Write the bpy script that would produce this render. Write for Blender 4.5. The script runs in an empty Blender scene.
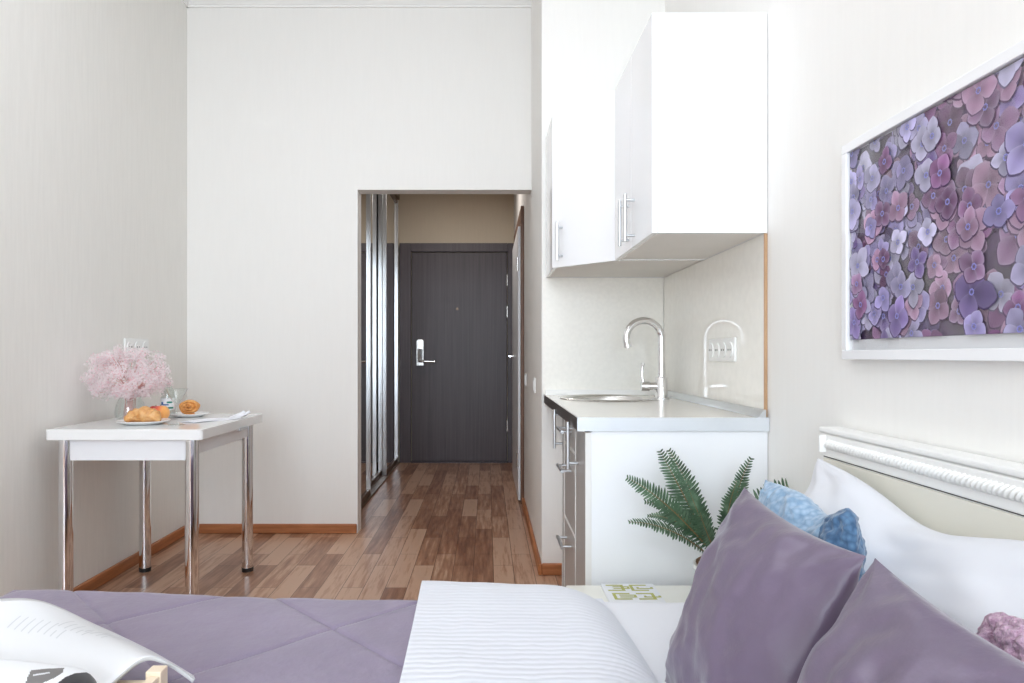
import bpy, bmesh, math, random
from mathutils import Vector, Matrix, noise
random.seed(7)
S = bpy.context.scene
COL = S.collection
PI = math.pi
FX = 683.0; VX = 487.0; VY = 355.0; EYE = 1.05

def P(px, py, Y):
    """point of the room at depth Y seen at that place of the photograph"""
    return Vector(((px - VX) * Y / FX, Y, EYE - (py - VY) * Y / FX))

# ------------------------------------------------------------------ materials
def nm(name):
    m = bpy.data.materials.new(name); m.use_nodes = True
    nt = m.node_tree
    b = nt.nodes['Principled BSDF']
    return m, nt, b

def setp(b, **k):
    for n, v in k.items():
        n = n.replace('_', ' ')
        if n in b.inputs:
            b.inputs[n].default_value = v

def c4(c): return (c[0], c[1], c[2], 1.0)

def srgb(r, g, b):
    f = lambda u: (u/255/12.92) if u/255 <= 0.04045 else ((u/255+0.055)/1.055)**2.4
    return (f(r), f(g), f(b))

def coords(nt, scale=(1, 1, 1), rot=(0, 0, 0), kind='Object'):
    tc = nt.nodes.new('ShaderNodeTexCoord'); mp = nt.nodes.new('ShaderNodeMapping')
    mp.inputs['Scale'].default_value = scale; mp.inputs['Rotation'].default_value = rot
    nt.links.new(tc.outputs[kind], mp.inputs['Vector'])
    return mp.outputs['Vector']

def noise_node(nt, vec, scale, detail=3, rough=.5):
    n = nt.nodes.new('ShaderNodeTexNoise'); n.inputs['Scale'].default_value = scale
    n.inputs['Detail'].default_value = detail; n.inputs['Roughness'].default_value = rough
    nt.links.new(vec, n.inputs['Vector']); return n

def ramp(nt, fac, stops):
    r = nt.nodes.new('ShaderNodeValToRGB')
    e = r.color_ramp.elements
    while len(e) < len(stops): e.new(0.5)
    for i, (p, c) in enumerate(stops):
        e[i].position = p; e[i].color = c4(c)
    nt.links.new(fac, r.inputs['Fac']); return r.outputs['Color']

def bump(nt, b, h, strength=.2, dist=.01):
    n = nt.nodes.new('ShaderNodeBump'); n.inputs['Strength'].default_value = strength
    n.inputs['Distance'].default_value = dist
    nt.links.new(h, n.inputs['Height']); nt.links.new(n.outputs['Normal'], b.inputs['Normal'])

def plain(name, col, rough=.5, metal=0, var=.04, vscale=(6, 6, 6), bmp=0, bscale=60, **k):
    m, nt, b = nm(name)
    setp(b, Roughness=rough, Metallic=metal, **k)
    v = coords(nt, vscale)
    n = noise_node(nt, v, 1.0)
    lo = tuple(max(0, c*(1-var)) for c in col); hi = tuple(min(1, c*(1+var)) for c in col)
    nt.links.new(ramp(nt, n.outputs['Fac'], [(.3, lo), (.7, hi)]), b.inputs['Base Color'])
    if bmp:
        n2 = noise_node(nt, coords(nt), bscale, 2)
        bump(nt, b, n2.outputs['Fac'], bmp, .004)
    return m

def wallpaper(name, col, streak=.035):
    m, nt, b = nm(name)
    setp(b, Roughness=.62)
    b.inputs['Specular IOR Level'].default_value = .3
    v = coords(nt, (70, 70, 5))
    n = noise_node(nt, v, 1.0, 5, .65)
    lo = tuple(c*(1-streak) for c in col); hi = tuple(min(1, c*(1+streak*.6)) for c in col)
    nt.links.new(ramp(nt, n.outputs['Fac'], [(.3, lo), (.65, hi)]), b.inputs['Base Color'])
    bump(nt, b, n.outputs['Fac'], .12, .003)
    return m

def wood_floor():
    m, nt, b = nm('laminate_floor')
    setp(b, Roughness=.3)
    v = coords(nt, (1, 1, 1), (0, 0, PI/2))
    br = nt.nodes.new('ShaderNodeTexBrick')
    br.offset = .37; br.offset_frequency = 2
    br.inputs['Scale'].default_value = 1.0
    br.inputs['Brick Width'].default_value = .52; br.inputs['Row Height'].default_value = .098
    br.inputs['Mortar Size'].default_value = .0012; br.inputs['Mortar Smooth'].default_value = .1
    br.inputs['Color1'].default_value = (0, 0, 0, 1); br.inputs['Color2'].default_value = (1, 1, 1, 1)
    br.inputs['Mortar'].default_value = (.2, .2, .2, 1); br.inputs['Bias'].default_value = 0
    nt.links.new(v, br.inputs['Vector'])
    g = noise_node(nt, coords(nt, (28, 2.2, 1)), 1.6, 6, .65)
    g2 = noise_node(nt, coords(nt, (5, 1.2, 1)), 1.4, 3, .5)
    mx = nt.nodes.new('ShaderNodeMath'); mx.operation = 'MULTIPLY_ADD'
    nt.links.new(br.outputs['Color'], mx.inputs[0]); mx.inputs[1].default_value = .42
    nt.links.new(g.outputs['Fac'], mx.inputs[2])
    m2 = nt.nodes.new('ShaderNodeMath'); m2.operation = 'MULTIPLY_ADD'
    nt.links.new(g2.outputs['Fac'], m2.inputs[0]); m2.inputs[1].default_value = .3
    nt.links.new(mx.outputs[0], m2.inputs[2])
    col = ramp(nt, m2.outputs[0], [(.40, srgb(92, 58, 40)), (.62, srgb(136, 92, 68)), (.85, srgb(170, 126, 98)), (1.0, srgb(198, 160, 134))])
    mixn = nt.nodes.new('ShaderNodeMix'); mixn.data_type = 'RGBA'
    nt.links.new(br.outputs['Fac'], mixn.inputs['Factor'])
    nt.links.new(col, mixn.inputs['A']); mixn.inputs['B'].default_value = c4(srgb(70, 38, 22))
    nt.links.new(mixn.outputs['Result'], b.inputs['Base Color'])
    bump(nt, b, g.outputs['Fac'], .06, .002)
    return m

def woodgrain(name, dark, light, scale=(60, 60, 1.5), rough=.45):
    m, nt, b = nm(name); setp(b, Roughness=rough)
    n = noise_node(nt, coords(nt, scale), 1.0, 5, .6)
    nt.links.new(ramp(nt, n.outputs['Fac'], [(.3, dark), (.7, light)]), b.inputs['Base Color'])
    bump(nt, b, n.outputs['Fac'], .1, .002)
    return m

def attr_mat(name, rough=.6, attr='Col', **k):
    m, nt, b = nm(name); setp(b, Roughness=rough, **k)
    a = nt.nodes.new('ShaderNodeAttribute'); a.attribute_name = attr
    nt.links.new(a.outputs['Color'], b.inputs['Base Color'])
    return m

def thin_glass(name, tint=(1, 1, 1), refl=.08, rough=.0):
    m, nt, b = nm(name)
    out = nt.nodes['Material Output']; nt.nodes.remove(b)
    t = nt.nodes.new('ShaderNodeBsdfTransparent'); t.inputs['Color'].default_value = c4(tint)
    g = nt.nodes.new('ShaderNodeBsdfGlossy'); g.inputs['Roughness'].default_value = rough
    f = nt.nodes.new('ShaderNodeLayerWeight'); f.inputs['Blend'].default_value = .5
    pw = nt.nodes.new('ShaderNodeMath'); pw.operation = 'POWER'; pw.inputs[1].default_value = 5
    nt.links.new(f.outputs['Facing'], pw.inputs[0])
    mu = nt.nodes.new('ShaderNodeMath'); mu.operation = 'MULTIPLY_ADD'; mu.use_clamp = True
    nt.links.new(pw.outputs[0], mu.inputs[0]); mu.inputs[1].default_value = .8; mu.inputs[2].default_value = refl
    mx = nt.nodes.new('ShaderNodeMixShader')
    nt.links.new(mu.outputs[0], mx.inputs['Fac']); nt.links.new(t.outputs[0], mx.inputs[1]); nt.links.new(g.outputs[0], mx.inputs[2])
    nt.links.new(mx.outputs[0], out.inputs['Surface'])
    return m

def satin(name, col, rough=.34):
    m, nt, b = nm(name)
    setp(b, Roughness=rough, Sheen_Weight=.25, Sheen_Roughness=.4)
    b.inputs['Specular IOR Level'].default_value = .55
    n = noise_node(nt, coords(nt, (7, 7, 7)), 1.0, 3)
    nt.links.new(ramp(nt, n.outputs['Fac'], [(.3, tuple(c*.93 for c in col)), (.7, tuple(c*1.06 for c in col))]), b.inputs['Base Color'])
    n2 = noise_node(nt, coords(nt, (14, 14, 14)), 1.0, 4, .55)
    n3 = noise_node(nt, coords(nt, (420, 420, 420)), 1.0, 1, .5)
    ad = nt.nodes.new('ShaderNodeMath'); ad.operation = 'MULTIPLY_ADD'
    nt.links.new(n3.outputs['Fac'], ad.inputs[0]); ad.inputs[1].default_value = .03; nt.links.new(n2.outputs['Fac'], ad.inputs[2])
    bump(nt, b, ad.outputs[0], .3, .012)
    return m

def linen(name, col, wave=None, strength=.25, rough=.8):
    m, nt, b = nm(name); setp(b, Roughness=rough, Sheen_Weight=.15)
    b.inputs['Base Color'].default_value = c4(col)
    n = noise_node(nt, coords(nt, (9, 9, 9)), 1.0, 4)
    h = n.outputs['Fac']
    if wave:
        w = nt.nodes.new('ShaderNodeTexWave'); w.bands_direction = 'Y'; w.wave_type = 'BANDS'
        w.inputs['Scale'].default_value = wave; w.inputs['Distortion'].default_value = 3.2
        w.inputs['Detail'].default_value = 2; w.inputs['Detail Scale'].default_value = 1.2
        nt.links.new(coords(nt), w.inputs['Vector'])
        a = nt.nodes.new('ShaderNodeMath'); a.operation = 'MULTIPLY_ADD'
        nt.links.new(w.outputs['Fac'], a.inputs[0]); a.inputs[1].default_value = .5; nt.links.new(h, a.inputs[2])
        h = a.outputs[0]
    bump(nt, b, h, strength, .012)
    return m

M = {}
M['wall'] = wallpaper('cream_wallpaper', srgb(243, 241, 237), .012)
M['wall_left'] = wallpaper('cream_wallpaper_streaked', srgb(241, 239, 234), .028)
M['corridor'] = wallpaper('beige_corridor_paint', srgb(226, 212, 190), .02)
M['ceil'] = plain('ceiling_paint', srgb(244, 243, 240), .8, var=.01)
M['trim'] = plain('white_trim_paint', srgb(245, 244, 241), .5, var=.01)
M['floor'] = wood_floor()
M['skirt'] = woodgrain('orange_wood_skirting', srgb(148, 88, 50), srgb(196, 128, 82), (3, 3, 40))
M['brownframe'] = woodgrain('brown_frame_wood', srgb(104, 74, 58), srgb(130, 98, 78), (40, 40, 2))
M['stripwood'] = woodgrain('muted_wood_strip', srgb(176, 138, 102), srgb(204, 168, 130), (40, 40, 3))
M['door'] = woodgrain('dark_door_veneer', srgb(70, 62, 66), srgb(92, 83, 87), (55, 55, 1.2), .42)
M['doorframe'] = woodgrain('dark_frame_veneer', srgb(78, 70, 75), srgb(98, 90, 95), (55, 55, 1.2), .42)
M['mirror'] = plain('mirror_silver', (.86, .87, .87), .01, 1, var=.005)
M['alu'] = plain('brushed_aluminium', (.70, .72, .74), .28, 1, var=.03)
M['bronze'] = plain('bronze_rail', srgb(120, 100, 84), .35, .6)
M['chrome'] = plain('polished_chrome', (.83, .83, .84), .06, 1, var=.01)
M['steel'] = plain('satin_steel', (.72, .71, .69), .24, 1, var=.04)
M['black'] = plain('black_rubber', (.02, .02, .02), .5)
M['white_gloss'] = plain('white_gloss_front', srgb(246, 246, 247), .12, var=.004)
M['white_panel'] = plain('white_melamine', srgb(244, 245, 247), .4, var=.004)
M['under'] = plain('pale_grey_board', srgb(232, 228, 222), .6, var=.02)
M['grey_gloss'] = plain('taupe_gloss_front', srgb(184, 181, 178), .32, var=.01, Specular_IOR_Level=.22)
M['edge_white'] = plain('white_pvc_edging', srgb(236, 234, 230), .5, var=.01)
M['counter'] = plain('cream_worktop_laminate', srgb(240, 236, 228), .14, var=.015, vscale=(40, 40, 40))
M['counter_dark'] = plain('dark_edge_band', srgb(70, 62, 58), .35)
M['counter_alu'] = plain('pale_end_strip', srgb(222, 226, 230), .3, .25, var=.01)
M['splash'] = plain('beige_gloss_splashback', srgb(250, 247, 240), .07, var=.025, vscale=(30, 30, 30), bmp=.05, bscale=9)
M['splash_matt'] = plain('beige_splashback', srgb(247, 244, 236), .3, var=.025, vscale=(60, 60, 60))
M['plastic'] = plain('white_plastic', srgb(246, 246, 244), .3, var=.005)
M['hole'] = plain('dark_socket_hole', (.05, .05, .05), .6)
M['table'] = plain('white_gloss_tabletop', srgb(244, 244, 243), .1, var=.004)
M['apron'] = plain('white_apron_board', srgb(242, 243, 246), .4, var=.004)
M['purple'] = satin('mauve_satin', srgb(106, 92, 113))
M['purple_spread'] = satin('mauve_satin_bedspread', srgb(138, 126, 149), .42)
M['sheet'] = linen('white_cotton', srgb(227, 228, 233), None, .12)
M['duvet'] = linen('white_seersucker', srgb(222, 224, 231), 17, .16)
M['head_white'] = plain('white_lacquer', srgb(243, 242, 239), .45, var=.006)
M['head_cream'] = plain('cream_panel', srgb(232, 228, 215), .5, var=.012)
M['blackline'] = plain('dark_gap', (.06, .05, .05), .8)
M['cream'] = plain('cream_lacquer', srgb(236, 235, 227), .4, var=.01)
M['birch'] = woodgrain('pale_birch', srgb(226, 206, 180), srgb(242, 226, 204), (8, 8, 50))
M['paper'] = plain('magazine_paper', srgb(232, 233, 236), .35, var=.006)
M['paperedge'] = plain('page_edges', srgb(196, 196, 196), .7)
M['ink_grey'] = plain('grey_print', srgb(116, 113, 112), .4)
M['ink_black'] = plain('black_print', srgb(38, 38, 44), .35)
M['ink_text'] = plain('pale_text_ink', srgb(212, 214, 217), .5)
M['soil'] = plain('brown_bark_soil', srgb(126, 96, 72), .9, var=.3, vscale=(80, 80, 80), bmp=.6)
M['pot'] = plain('white_ceramic', srgb(238, 236, 232), .25, var=.01)
M['porcelain'] = plain('white_porcelain', srgb(246, 246, 245), .15, var=.004)
M['stem'] = plain('brown_stem', srgb(130, 100, 60), .6)
M['glass'] = thin_glass('clear_glass', (.96, .975, .97), .07)
M['picglass'] = thin_glass('picture_glass', (1, 1, 1), .045)
M['olive'] = plain('olive_print', srgb(178, 178, 92), .5)
M['linen_napkin'] = linen('white_napkin', srgb(240, 240, 246), None, .3)
M['lampglow'] = plain('opal_diffuser', (.9, .9, .88), .4)

def fern_mat():
    m, nt, b = nm('fern_leaf'); setp(b, Roughness=.5)
    n = noise_node(nt, coords(nt, (40, 40, 40)), 1.0, 3)
    nt.links.new(ramp(nt, n.outputs['Fac'], [(.3, srgb(50, 74, 52)), (.55, srgb(74, 104, 76)), (.75, srgb(112, 138, 112))]), b.inputs['Base Color'])
    return m
M['fern'] = fern_mat()

def blue_mat(name, lo, hi):
    m, nt, b = nm(name); setp(b, Roughness=.95, Sheen_Weight=.5)
    v = coords(nt, (1, 1, 1))
    vo = nt.nodes.new('ShaderNodeTexVoronoi'); vo.inputs['Scale'].default_value = 95
    nt.links.new(v, vo.inputs['Vector'])
    n = noise_node(nt, v, 60, 3)
    nt.links.new(ramp(nt, vo.outputs['Distance'], [(.1, hi), (.75, lo)]), b.inputs['Base Color'])
    bump(nt, b, n.outputs['Fac'], .6, .006)
    return m
M['blue'] = blue_mat('blue_plush', srgb(128, 158, 186), srgb(168, 192, 214))
M['blue_shaded'] = blue_mat('shaded_blue_plush', srgb(54, 86, 120), srgb(96, 132, 166))  # same plush, darkened: shade of the folded corner put into the colour

def pink_mat():
    m, nt, b = nm('pink_fluff'); setp(b, Roughness=.95, Sheen_Weight=.4)
    n = noise_node(nt, coords(nt), 90, 4, .7)
    nt.links.new(ramp(nt, n.outputs['Fac'], [(.3, srgb(150, 108, 134)), (.7, srgb(214, 182, 204))]), b.inputs['Base Color'])
    bump(nt, b, n.outputs['Fac'], .8, .01)
    return m
M['pink'] = pink_mat()

def petal_mat(name, col):
    m, nt, b = nm(name)
    out = nt.nodes['Material Output']
    n = noise_node(nt, coords(nt, (90, 90, 90)), 1.0, 2)
    c = ramp(nt, n.outputs['Fac'], [(.3, tuple(x*.96 for x in col)), (.7, col)])
    nt.links.new(c, b.inputs['Base Color']); setp(b, Roughness=.8)
    t = nt.nodes.new('ShaderNodeBsdfTranslucent'); nt.links.new(c, t.inputs['Color'])
    mx = nt.nodes.new('ShaderNodeMixShader'); mx.inputs['Fac'].default_value = .45
    nt.links.new(b.outputs[0], mx.inputs[1]); nt.links.new(t.outputs[0], mx.inputs[2]); nt.links.new(mx.outputs[0], out.inputs['Surface'])
    return m
def pastry(name, a, b_, c):
    m, nt, b = nm(name); setp(b, Roughness=.42)
    n = noise_node(nt, coords(nt, (35, 35, 35)), 1.0, 5, .6)
    nt.links.new(ramp(nt, n.outputs['Fac'], [(.25, a), (.5, b_), (.75, c)]), b.inputs['Base Color'])
    bump(nt, b, n.outputs['Fac'], .4, .004)
    return m
M['croissant'] = pastry('baked_crust', srgb(188, 120, 60), srgb(222, 166, 104), srgb(240, 200, 146))
M['roll'] = pastry('spiral_crust', srgb(196, 118, 50), srgb(224, 158, 88), srgb(240, 194, 130))
def peach_mat():
    m, nt, b = nm('peach_skin'); setp(b, Roughness=.5, Sheen_Weight=.3)
    g = nt.nodes.new('ShaderNodeTexCoord'); sp = nt.nodes.new('ShaderNodeSeparateXYZ')
    nt.links.new(g.outputs['Generated'], sp.inputs[0])
    n = noise_node(nt, coords(nt, (30, 30, 30)), 1.0, 3)
    a = nt.nodes.new('ShaderNodeMath'); a.operation = 'MULTIPLY_ADD'
    nt.links.new(n.outputs['Fac'], a.inputs[0]); a.inputs[1].default_value = .25; nt.links.new(sp.outputs['X'], a.inputs[2])
    nt.links.new(ramp(nt, a.outputs[0], [(.45, srgb(204, 44, 46)), (.66, srgb(238, 116, 72)), (.88, srgb(252, 178, 98))]), b.inputs['Base Color'])
    return m
M['peach'] = peach_mat()
M['nectarine'] = pastry('nectarine_skin', srgb(180, 44, 36), srgb(214, 70, 50), srgb(232, 110, 70))
M['petal_pink'] = petal_mat('pink_bloom', srgb(255, 248, 249))
M['petal_pink2'] = petal_mat('deep_pink_bloom', srgb(254, 230, 234))
M['stem_pink'] = plain('pale_stem', srgb(226, 176, 168), .7)
M['label_white'] = plain('label_paper', srgb(240, 244, 246), .5)
M['label_blue'] = plain('label_blue', srgb(60, 110, 170), .5)
M['label_green'] = plain('label_green', srgb(40, 140, 120), .5)
M['print'] = attr_mat('flower_print', .45)

# ------------------------------------------------------------------ mesh helpers
def BM(): return bmesh.new()

def box(bm, x0, x1, y0, y1, z0, z1, mi=0):
    vs = [bm.verts.new(p) for p in [(x0, y0, z0), (x1, y0, z0), (x1, y1, z0), (x0, y1, z0), (x0, y0, z1), (x1, y0, z1), (x1, y1, z1), (x0, y1, z1)]]
    for f in [(3, 2, 1, 0), (4, 5, 6, 7), (0, 1, 5, 4), (1, 2, 6, 5), (2, 3, 7, 6), (3, 0, 4, 7)]:
        bm.faces.new([vs[i] for i in f]).material_index = mi
    return bm

def prism(bm, pts, z0, z1, mi=0):
    a = [bm.verts.new((x, y, z0)) for x, y in pts]; b = [bm.verts.new((x, y, z1)) for x, y in pts]
    n = len(pts); fs = [bm.faces.new(a[::-1]), bm.faces.new(b)]
    for i in range(n):
        fs.append(bm.faces.new([a[i], a[(i+1) % n], b[(i+1) % n], b[i]]))
    for f in fs: f.material_index = mi
    bmesh.ops.recalc_face_normals(bm, faces=fs)

def tube(bm, pts, rad, n=12, cap=True, mi=0):
    pts = [Vector(p) for p in pts]
    rs = rad if isinstance(rad, (list, tuple)) else [rad]*len(pts)
    rings = []; up = None
    for i, p in enumerate(pts):
        t = (pts[min(i+1, len(pts)-1)] - pts[max(i-1, 0)]).normalized()
        if up is None:
            up = Vector((0, 0, 1)) if abs(t.z) < .9 else Vector((0, 1, 0))
        s = t.cross(up).normalized(); up = s.cross(t).normalized()
        rings.append([bm.verts.new(p + (s*math.cos(2*PI*k/n) + up*math.sin(2*PI*k/n))*rs[i]) for k in range(n)])
    fs = []
    for a, b in zip(rings, rings[1:]):
        for k in range(n):
            fs.append(bm.faces.new([a[k], a[(k+1) % n], b[(k+1) % n], b[k]]))
    if cap:
        fs.append(bm.faces.new(rings[0][::-1])); fs.append(bm.faces.new(rings[-1]))
    for f in fs: f.material_index = mi; f.smooth = True
    bmesh.ops.recalc_face_normals(bm, faces=fs)

def lathe(bm, prof, cx, cy, cz, n=40, mi=0):
    rings = []
    for r, z in prof:
        if r < 1e-5: rings.append([bm.verts.new((cx, cy, cz+z))])
        else: rings.append([bm.verts.new((cx+r*math.cos(2*PI*k/n), cy+r*math.sin(2*PI*k/n), cz+z)) for k in range(n)])
    fs = []
    for a, b in zip(rings, rings[1:]):
        if len(a) == 1 and len(b) == 1: continue
        for k in range(n):
            k2 = (k+1) % n
            if len(a) == 1: fs.append(bm.faces.new([a[0], b[k2], b[k]]))
            elif len(b) == 1: fs.append(bm.faces.new([a[k], a[k2], b[0]]))
            else: fs.append(bm.faces.new([a[k], a[k2], b[k2], b[k]]))
    for f in fs: f.material_index = mi; f.smooth = True
    bmesh.ops.recalc_face_normals(bm, faces=fs)

def grid(bm, nu, nv, fn, mi=0):
    vs = [[bm.verts.new(fn(i/(nu-1), j/(nv-1))) for j in range(nv)] for i in range(nu)]
    for i in range(nu-1):
        for j in range(nv-1):
            f = bm.faces.new([vs[i][j], vs[i+1][j], vs[i+1][j+1], vs[i][j+1]]); f.smooth = True; f.material_index = mi
    return vs

def smooth(bm):
    for f in bm.faces: f.smooth = True

def obj(name, bm, mats, parent=None, bev=0, seg=2, sub=0, solid=0, auto=True):
    mats = mats if isinstance(mats, (list, tuple)) else [mats]
    me = bpy.data.meshes.new(name)
    if parent is None:
        xs = [v.co for v in bm.verts]
        o0 = Vector(((min(v.x for v in xs)+max(v.x for v in xs))/2, (min(v.y for v in xs)+max(v.y for v in xs))/2, min(v.z for v in xs)))
    else:
        o0 = WORLD[parent.name]
    for e in bm.edges if auto else ():
        if len(e.link_faces) == 2 and e.calc_face_angle(0) > .87: e.smooth = False
    bmesh.ops.translate(bm, verts=bm.verts, vec=-o0)
    bm.to_mesh(me); bm.free()
    for m in mats: me.materials.append(M[m])
    o = bpy.data.objects.new(name, me); COL.objects.link(o)
    if parent is not None: o.parent = parent
    else: o.location = o0
    WORLD[o.name] = o0
    if bev:
        md = o.modifiers.new('bevel', 'BEVEL'); md.width = bev; md.segments = seg; md.limit_method = 'ANGLE'; md.angle_limit = math.radians(50)
    if solid:
        md = o.modifiers.new('solid', 'SOLIDIFY'); md.thickness = solid; md.offset = 0
    if sub:
        md = o.modifiers.new('sub', 'SUBSURF'); md.levels = sub; md.render_levels = sub
    return o

WORLD = {}
def thing(name, label, cat, loc, group=None):
    o = bpy.data.objects.new(name, None); COL.objects.link(o); o.location = loc; o.empty_display_size = .05
    WORLD[o.name] = Vector(loc)
    return tag(o, label, cat, group)

def tag(o, label, cat, group=None, kind=None):
    o['label'] = label; o['category'] = cat
    if group: o['group'] = group
    if kind: o['kind'] = kind
    return o

def struct(name, bm, mats, parent=None, **k):
    o = obj(name, bm, mats, parent, **k)
    o['kind'] = 'structure'
    return o

def B(*a, mi=0):
    return box(BM(), *a, mi=mi)

# ------------------------------------------------------------------ dimensions
XL, XR = -1.77, .852
YE = 4.03; YB = -3.0; YK = 3.268; YD = 6.70
XC = .262
ZC = 3.16
OXL = -.767; OZ = 2.025; WT = .11

# ------------------------------------------------------------------ setting
struct('floor', B(XL-.12, XR+.12, YB-.12, YD+.12, -.1, 0), 'floor')
struct('ceiling', B(XL-.12, XR+.12, YB-.12, YE+WT, ZC, ZC+.1), 'ceil')
struct('ceiling_corridor', B(-1.6, XC+.1, YE+WT, YD+.12, 2.72, 2.82), 'ceil')
struct('wall_left', B(XL-.12, XL, YB-.12, YE+WT, 0, ZC), 'wall_left')
struct('wall_right', B(XR, XR+.12, YB-.12, YK+.12, 0, ZC), 'wall')
bm = BM(); box(bm, XL, OXL, YE, YE+WT, 0, ZC); box(bm, OXL, XC, YE, YE+WT, OZ, ZC)
struct('wall_end', bm, 'wall')
struct('wall_kitchen', B(XC+.1, XR, YK, YK+.12, 0, ZC), 'wall')
bm = BM(); box(bm, XC, XC+.1, YK, YE+WT, 0, ZC); box(bm, XC, XC+.1, YE+WT, YD, 0, 2.72)
struct('wall_corridor', bm, 'wall')
struct('wall_corridor_left', B(-1.6, -1.5, YE+WT, YD, 0, 2.72), 'corridor')
struct('wall_corridor_end', B(-1.6, XC+.1, YD, YD+.12, 0, 2.72), 'corridor')
# wall behind the camera with the window that lights the room
WX0, WX1, WZ0, WZ1 = -1.6, .68, .45, 2.95
bm = BM()
box(bm, XL, WX0, YB-.12, YB, 0, ZC); box(bm, WX1, XR, YB-.12, YB, 0, ZC)
box(bm, WX0, WX1, YB-.12, YB, 0, WZ0); box(bm, WX0, WX1, YB-.12, YB, WZ1, ZC)
struct('wall_back', bm, 'wall')
bm = BM(); fw = .06
box(bm, WX0, WX0+fw, YB-.09, YB-.03, WZ0, WZ1); box(bm, WX1-fw, WX1, YB-.09, YB-.03, WZ0, WZ1)
box(bm, WX0+fw, WX1-fw, YB-.09, YB-.03, WZ0, WZ0+fw); box(bm, WX0+fw, WX1-fw, YB-.09, YB-.03, WZ1-fw, WZ1)
xm = (WX0+WX1)/2
box(bm, xm-.03, xm+.03, YB-.085, YB-.035, WZ0+fw, WZ1-fw)
win = struct('window_1', bm, 'trim', bev=.004)
obj('pane', B(WX0+fw, WX1-fw, YB-.062, YB-.058, WZ0+fw, WZ1-fw), 'glass', win)
obj('window_sill', B(WX0-.05, WX1+.05, YB-.01, YB+.14, WZ0-.035, WZ0), 'trim', win, bev=.006)

# cornice
def cornice(name, axis, a0, a1, wall, sgn):
    prof = [(0, 0), (.012, 0), (.012, .012), (.02, .016), (.034, .034), (.046, .05), (.046, .062), (0, .062)]
    bm = BM(); z0 = ZC-.062
    A = []; Bv = []
    for d, z in prof:
        c = wall + sgn*d
        A.append(bm.verts.new((a0, c, z0+z) if axis == 'x' else (c, a0, z0+z)))
        Bv.append(bm.verts.new((a1, c, z0+z) if axis == 'x' else (c, a1, z0+z)))
    n = len(prof)
    for i in range(n): bm.faces.new([A[i], A[(i+1) % n], Bv[(i+1) % n], Bv[i]])
    bm.faces.new(A[::-1]); bm.faces.new(Bv)
    bmesh.ops.recalc_face_normals(bm, faces=bm.faces)
    struct(name, bm, 'trim')
cornice('trim_1', 'x', XL, XC, YE, -1)
cornice('trim_2', 'y', YB, YE, XL, 1)

# skirting
def skirt(name, *a): struct(name, B(*a, 0, .056), 'skirt', bev=.006)
skirt('baseboard_left', XL, XL+.018, YB, YE)
skirt('baseboard_end', XL+.018, OXL, YE-.018, YE)
skirt('baseboard_corridor', XC-.018, XC, YK-.018, 4.76)
skirt('baseboard_kitchen', XC, XC+.11, YK-.018, YK)
# jamb lining of the opening (painted)
struct('trim_3', B(OXL-.004, OXL+.004, YE-.003, YE+WT+.003, 0, OZ), 'trim')

# ---------------------------------------------------------------- entrance door
lx0, lx1, lz1 = -.735, .196, 2.05
d1 = struct('door_1', B(lx0, lx1, YD-.03, YD-.001, .012, lz1), 'door', bev=.004)
bm = BM()
box(bm, -.852, lx0-.006, YD-.05, YD-.001, 0, 2.14); box(bm, lx1+.006, XC-.002, YD-.05, YD-.001, 0, 2.14)
box(bm, lx0-.006, lx1+.006, YD-.05, YD-.001, lz1+.006, 2.14)
obj('door_frame', bm, 'doorframe', d1, bev=.004)
obj('threshold', B(lx0-.006, lx1+.006, YD-.06, YD-.001, 0, .011), 'doorframe', d1)
def handle_lock():
    x, z = -.652, 1.065
    bm = BM()
    pts = []
    w, h = .036, .12
    for a in range(0, 181, 20): pts.append((x+w*math.cos(math.radians(a)), z+h+.018*math.sin(math.radians(a))))
    pts += [(x-w, z-h), (x+w, z-h)]
    A = [bm.verts.new((px, YD-.03, pz)) for px, pz in pts]; C = [bm.verts.new((px, YD-.052, pz)) for px, pz in pts]
    n = len(pts); bm.faces.new(A); bm.faces.new(C[::-1])
    for i in range(n): bm.faces.new([A[i], A[(i+1) % n], C[(i+1) % n], C[i]])
    bmesh.ops.recalc_face_normals(bm, faces=bm.faces)
    lp = obj('lock_plate', bm, 'steel', d1, bev=.004)
    bm = BM(); box(bm, x-.024, x+.026, YD-.062, YD-.052, z-.085, z+.045)
    obj('card_reader', bm, 'chrome', lp, bev=.004)
    bm = BM()
    tube(bm, [(x+.01, YD-.05, z-.075), (x+.01, YD-.095, z-.075), (x+.02, YD-.105, z-.075), (x+.05, YD-.105, z-.076), (x+.15, YD-.10, z-.08)], [.014, .013, .013, .012, .010], 14)
    obj('door_handle', bm, 'chrome', d1)
handle_lock()
for z in (.36, 1.47, 1.78):
    bm = BM(); tube(bm, [(lx1+.002, YD-.036, z-.055), (lx1+.002, YD-.036, z+.055)], .011, 12)
    obj('hinge', bm, 'steel', d1)
bm = BM(); tube(bm, [(-.29, YD-.03, 1.5), (-.29, YD-.036, 1.5)], .012, 14); obj('peephole', bm, 'bronze', d1)

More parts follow.
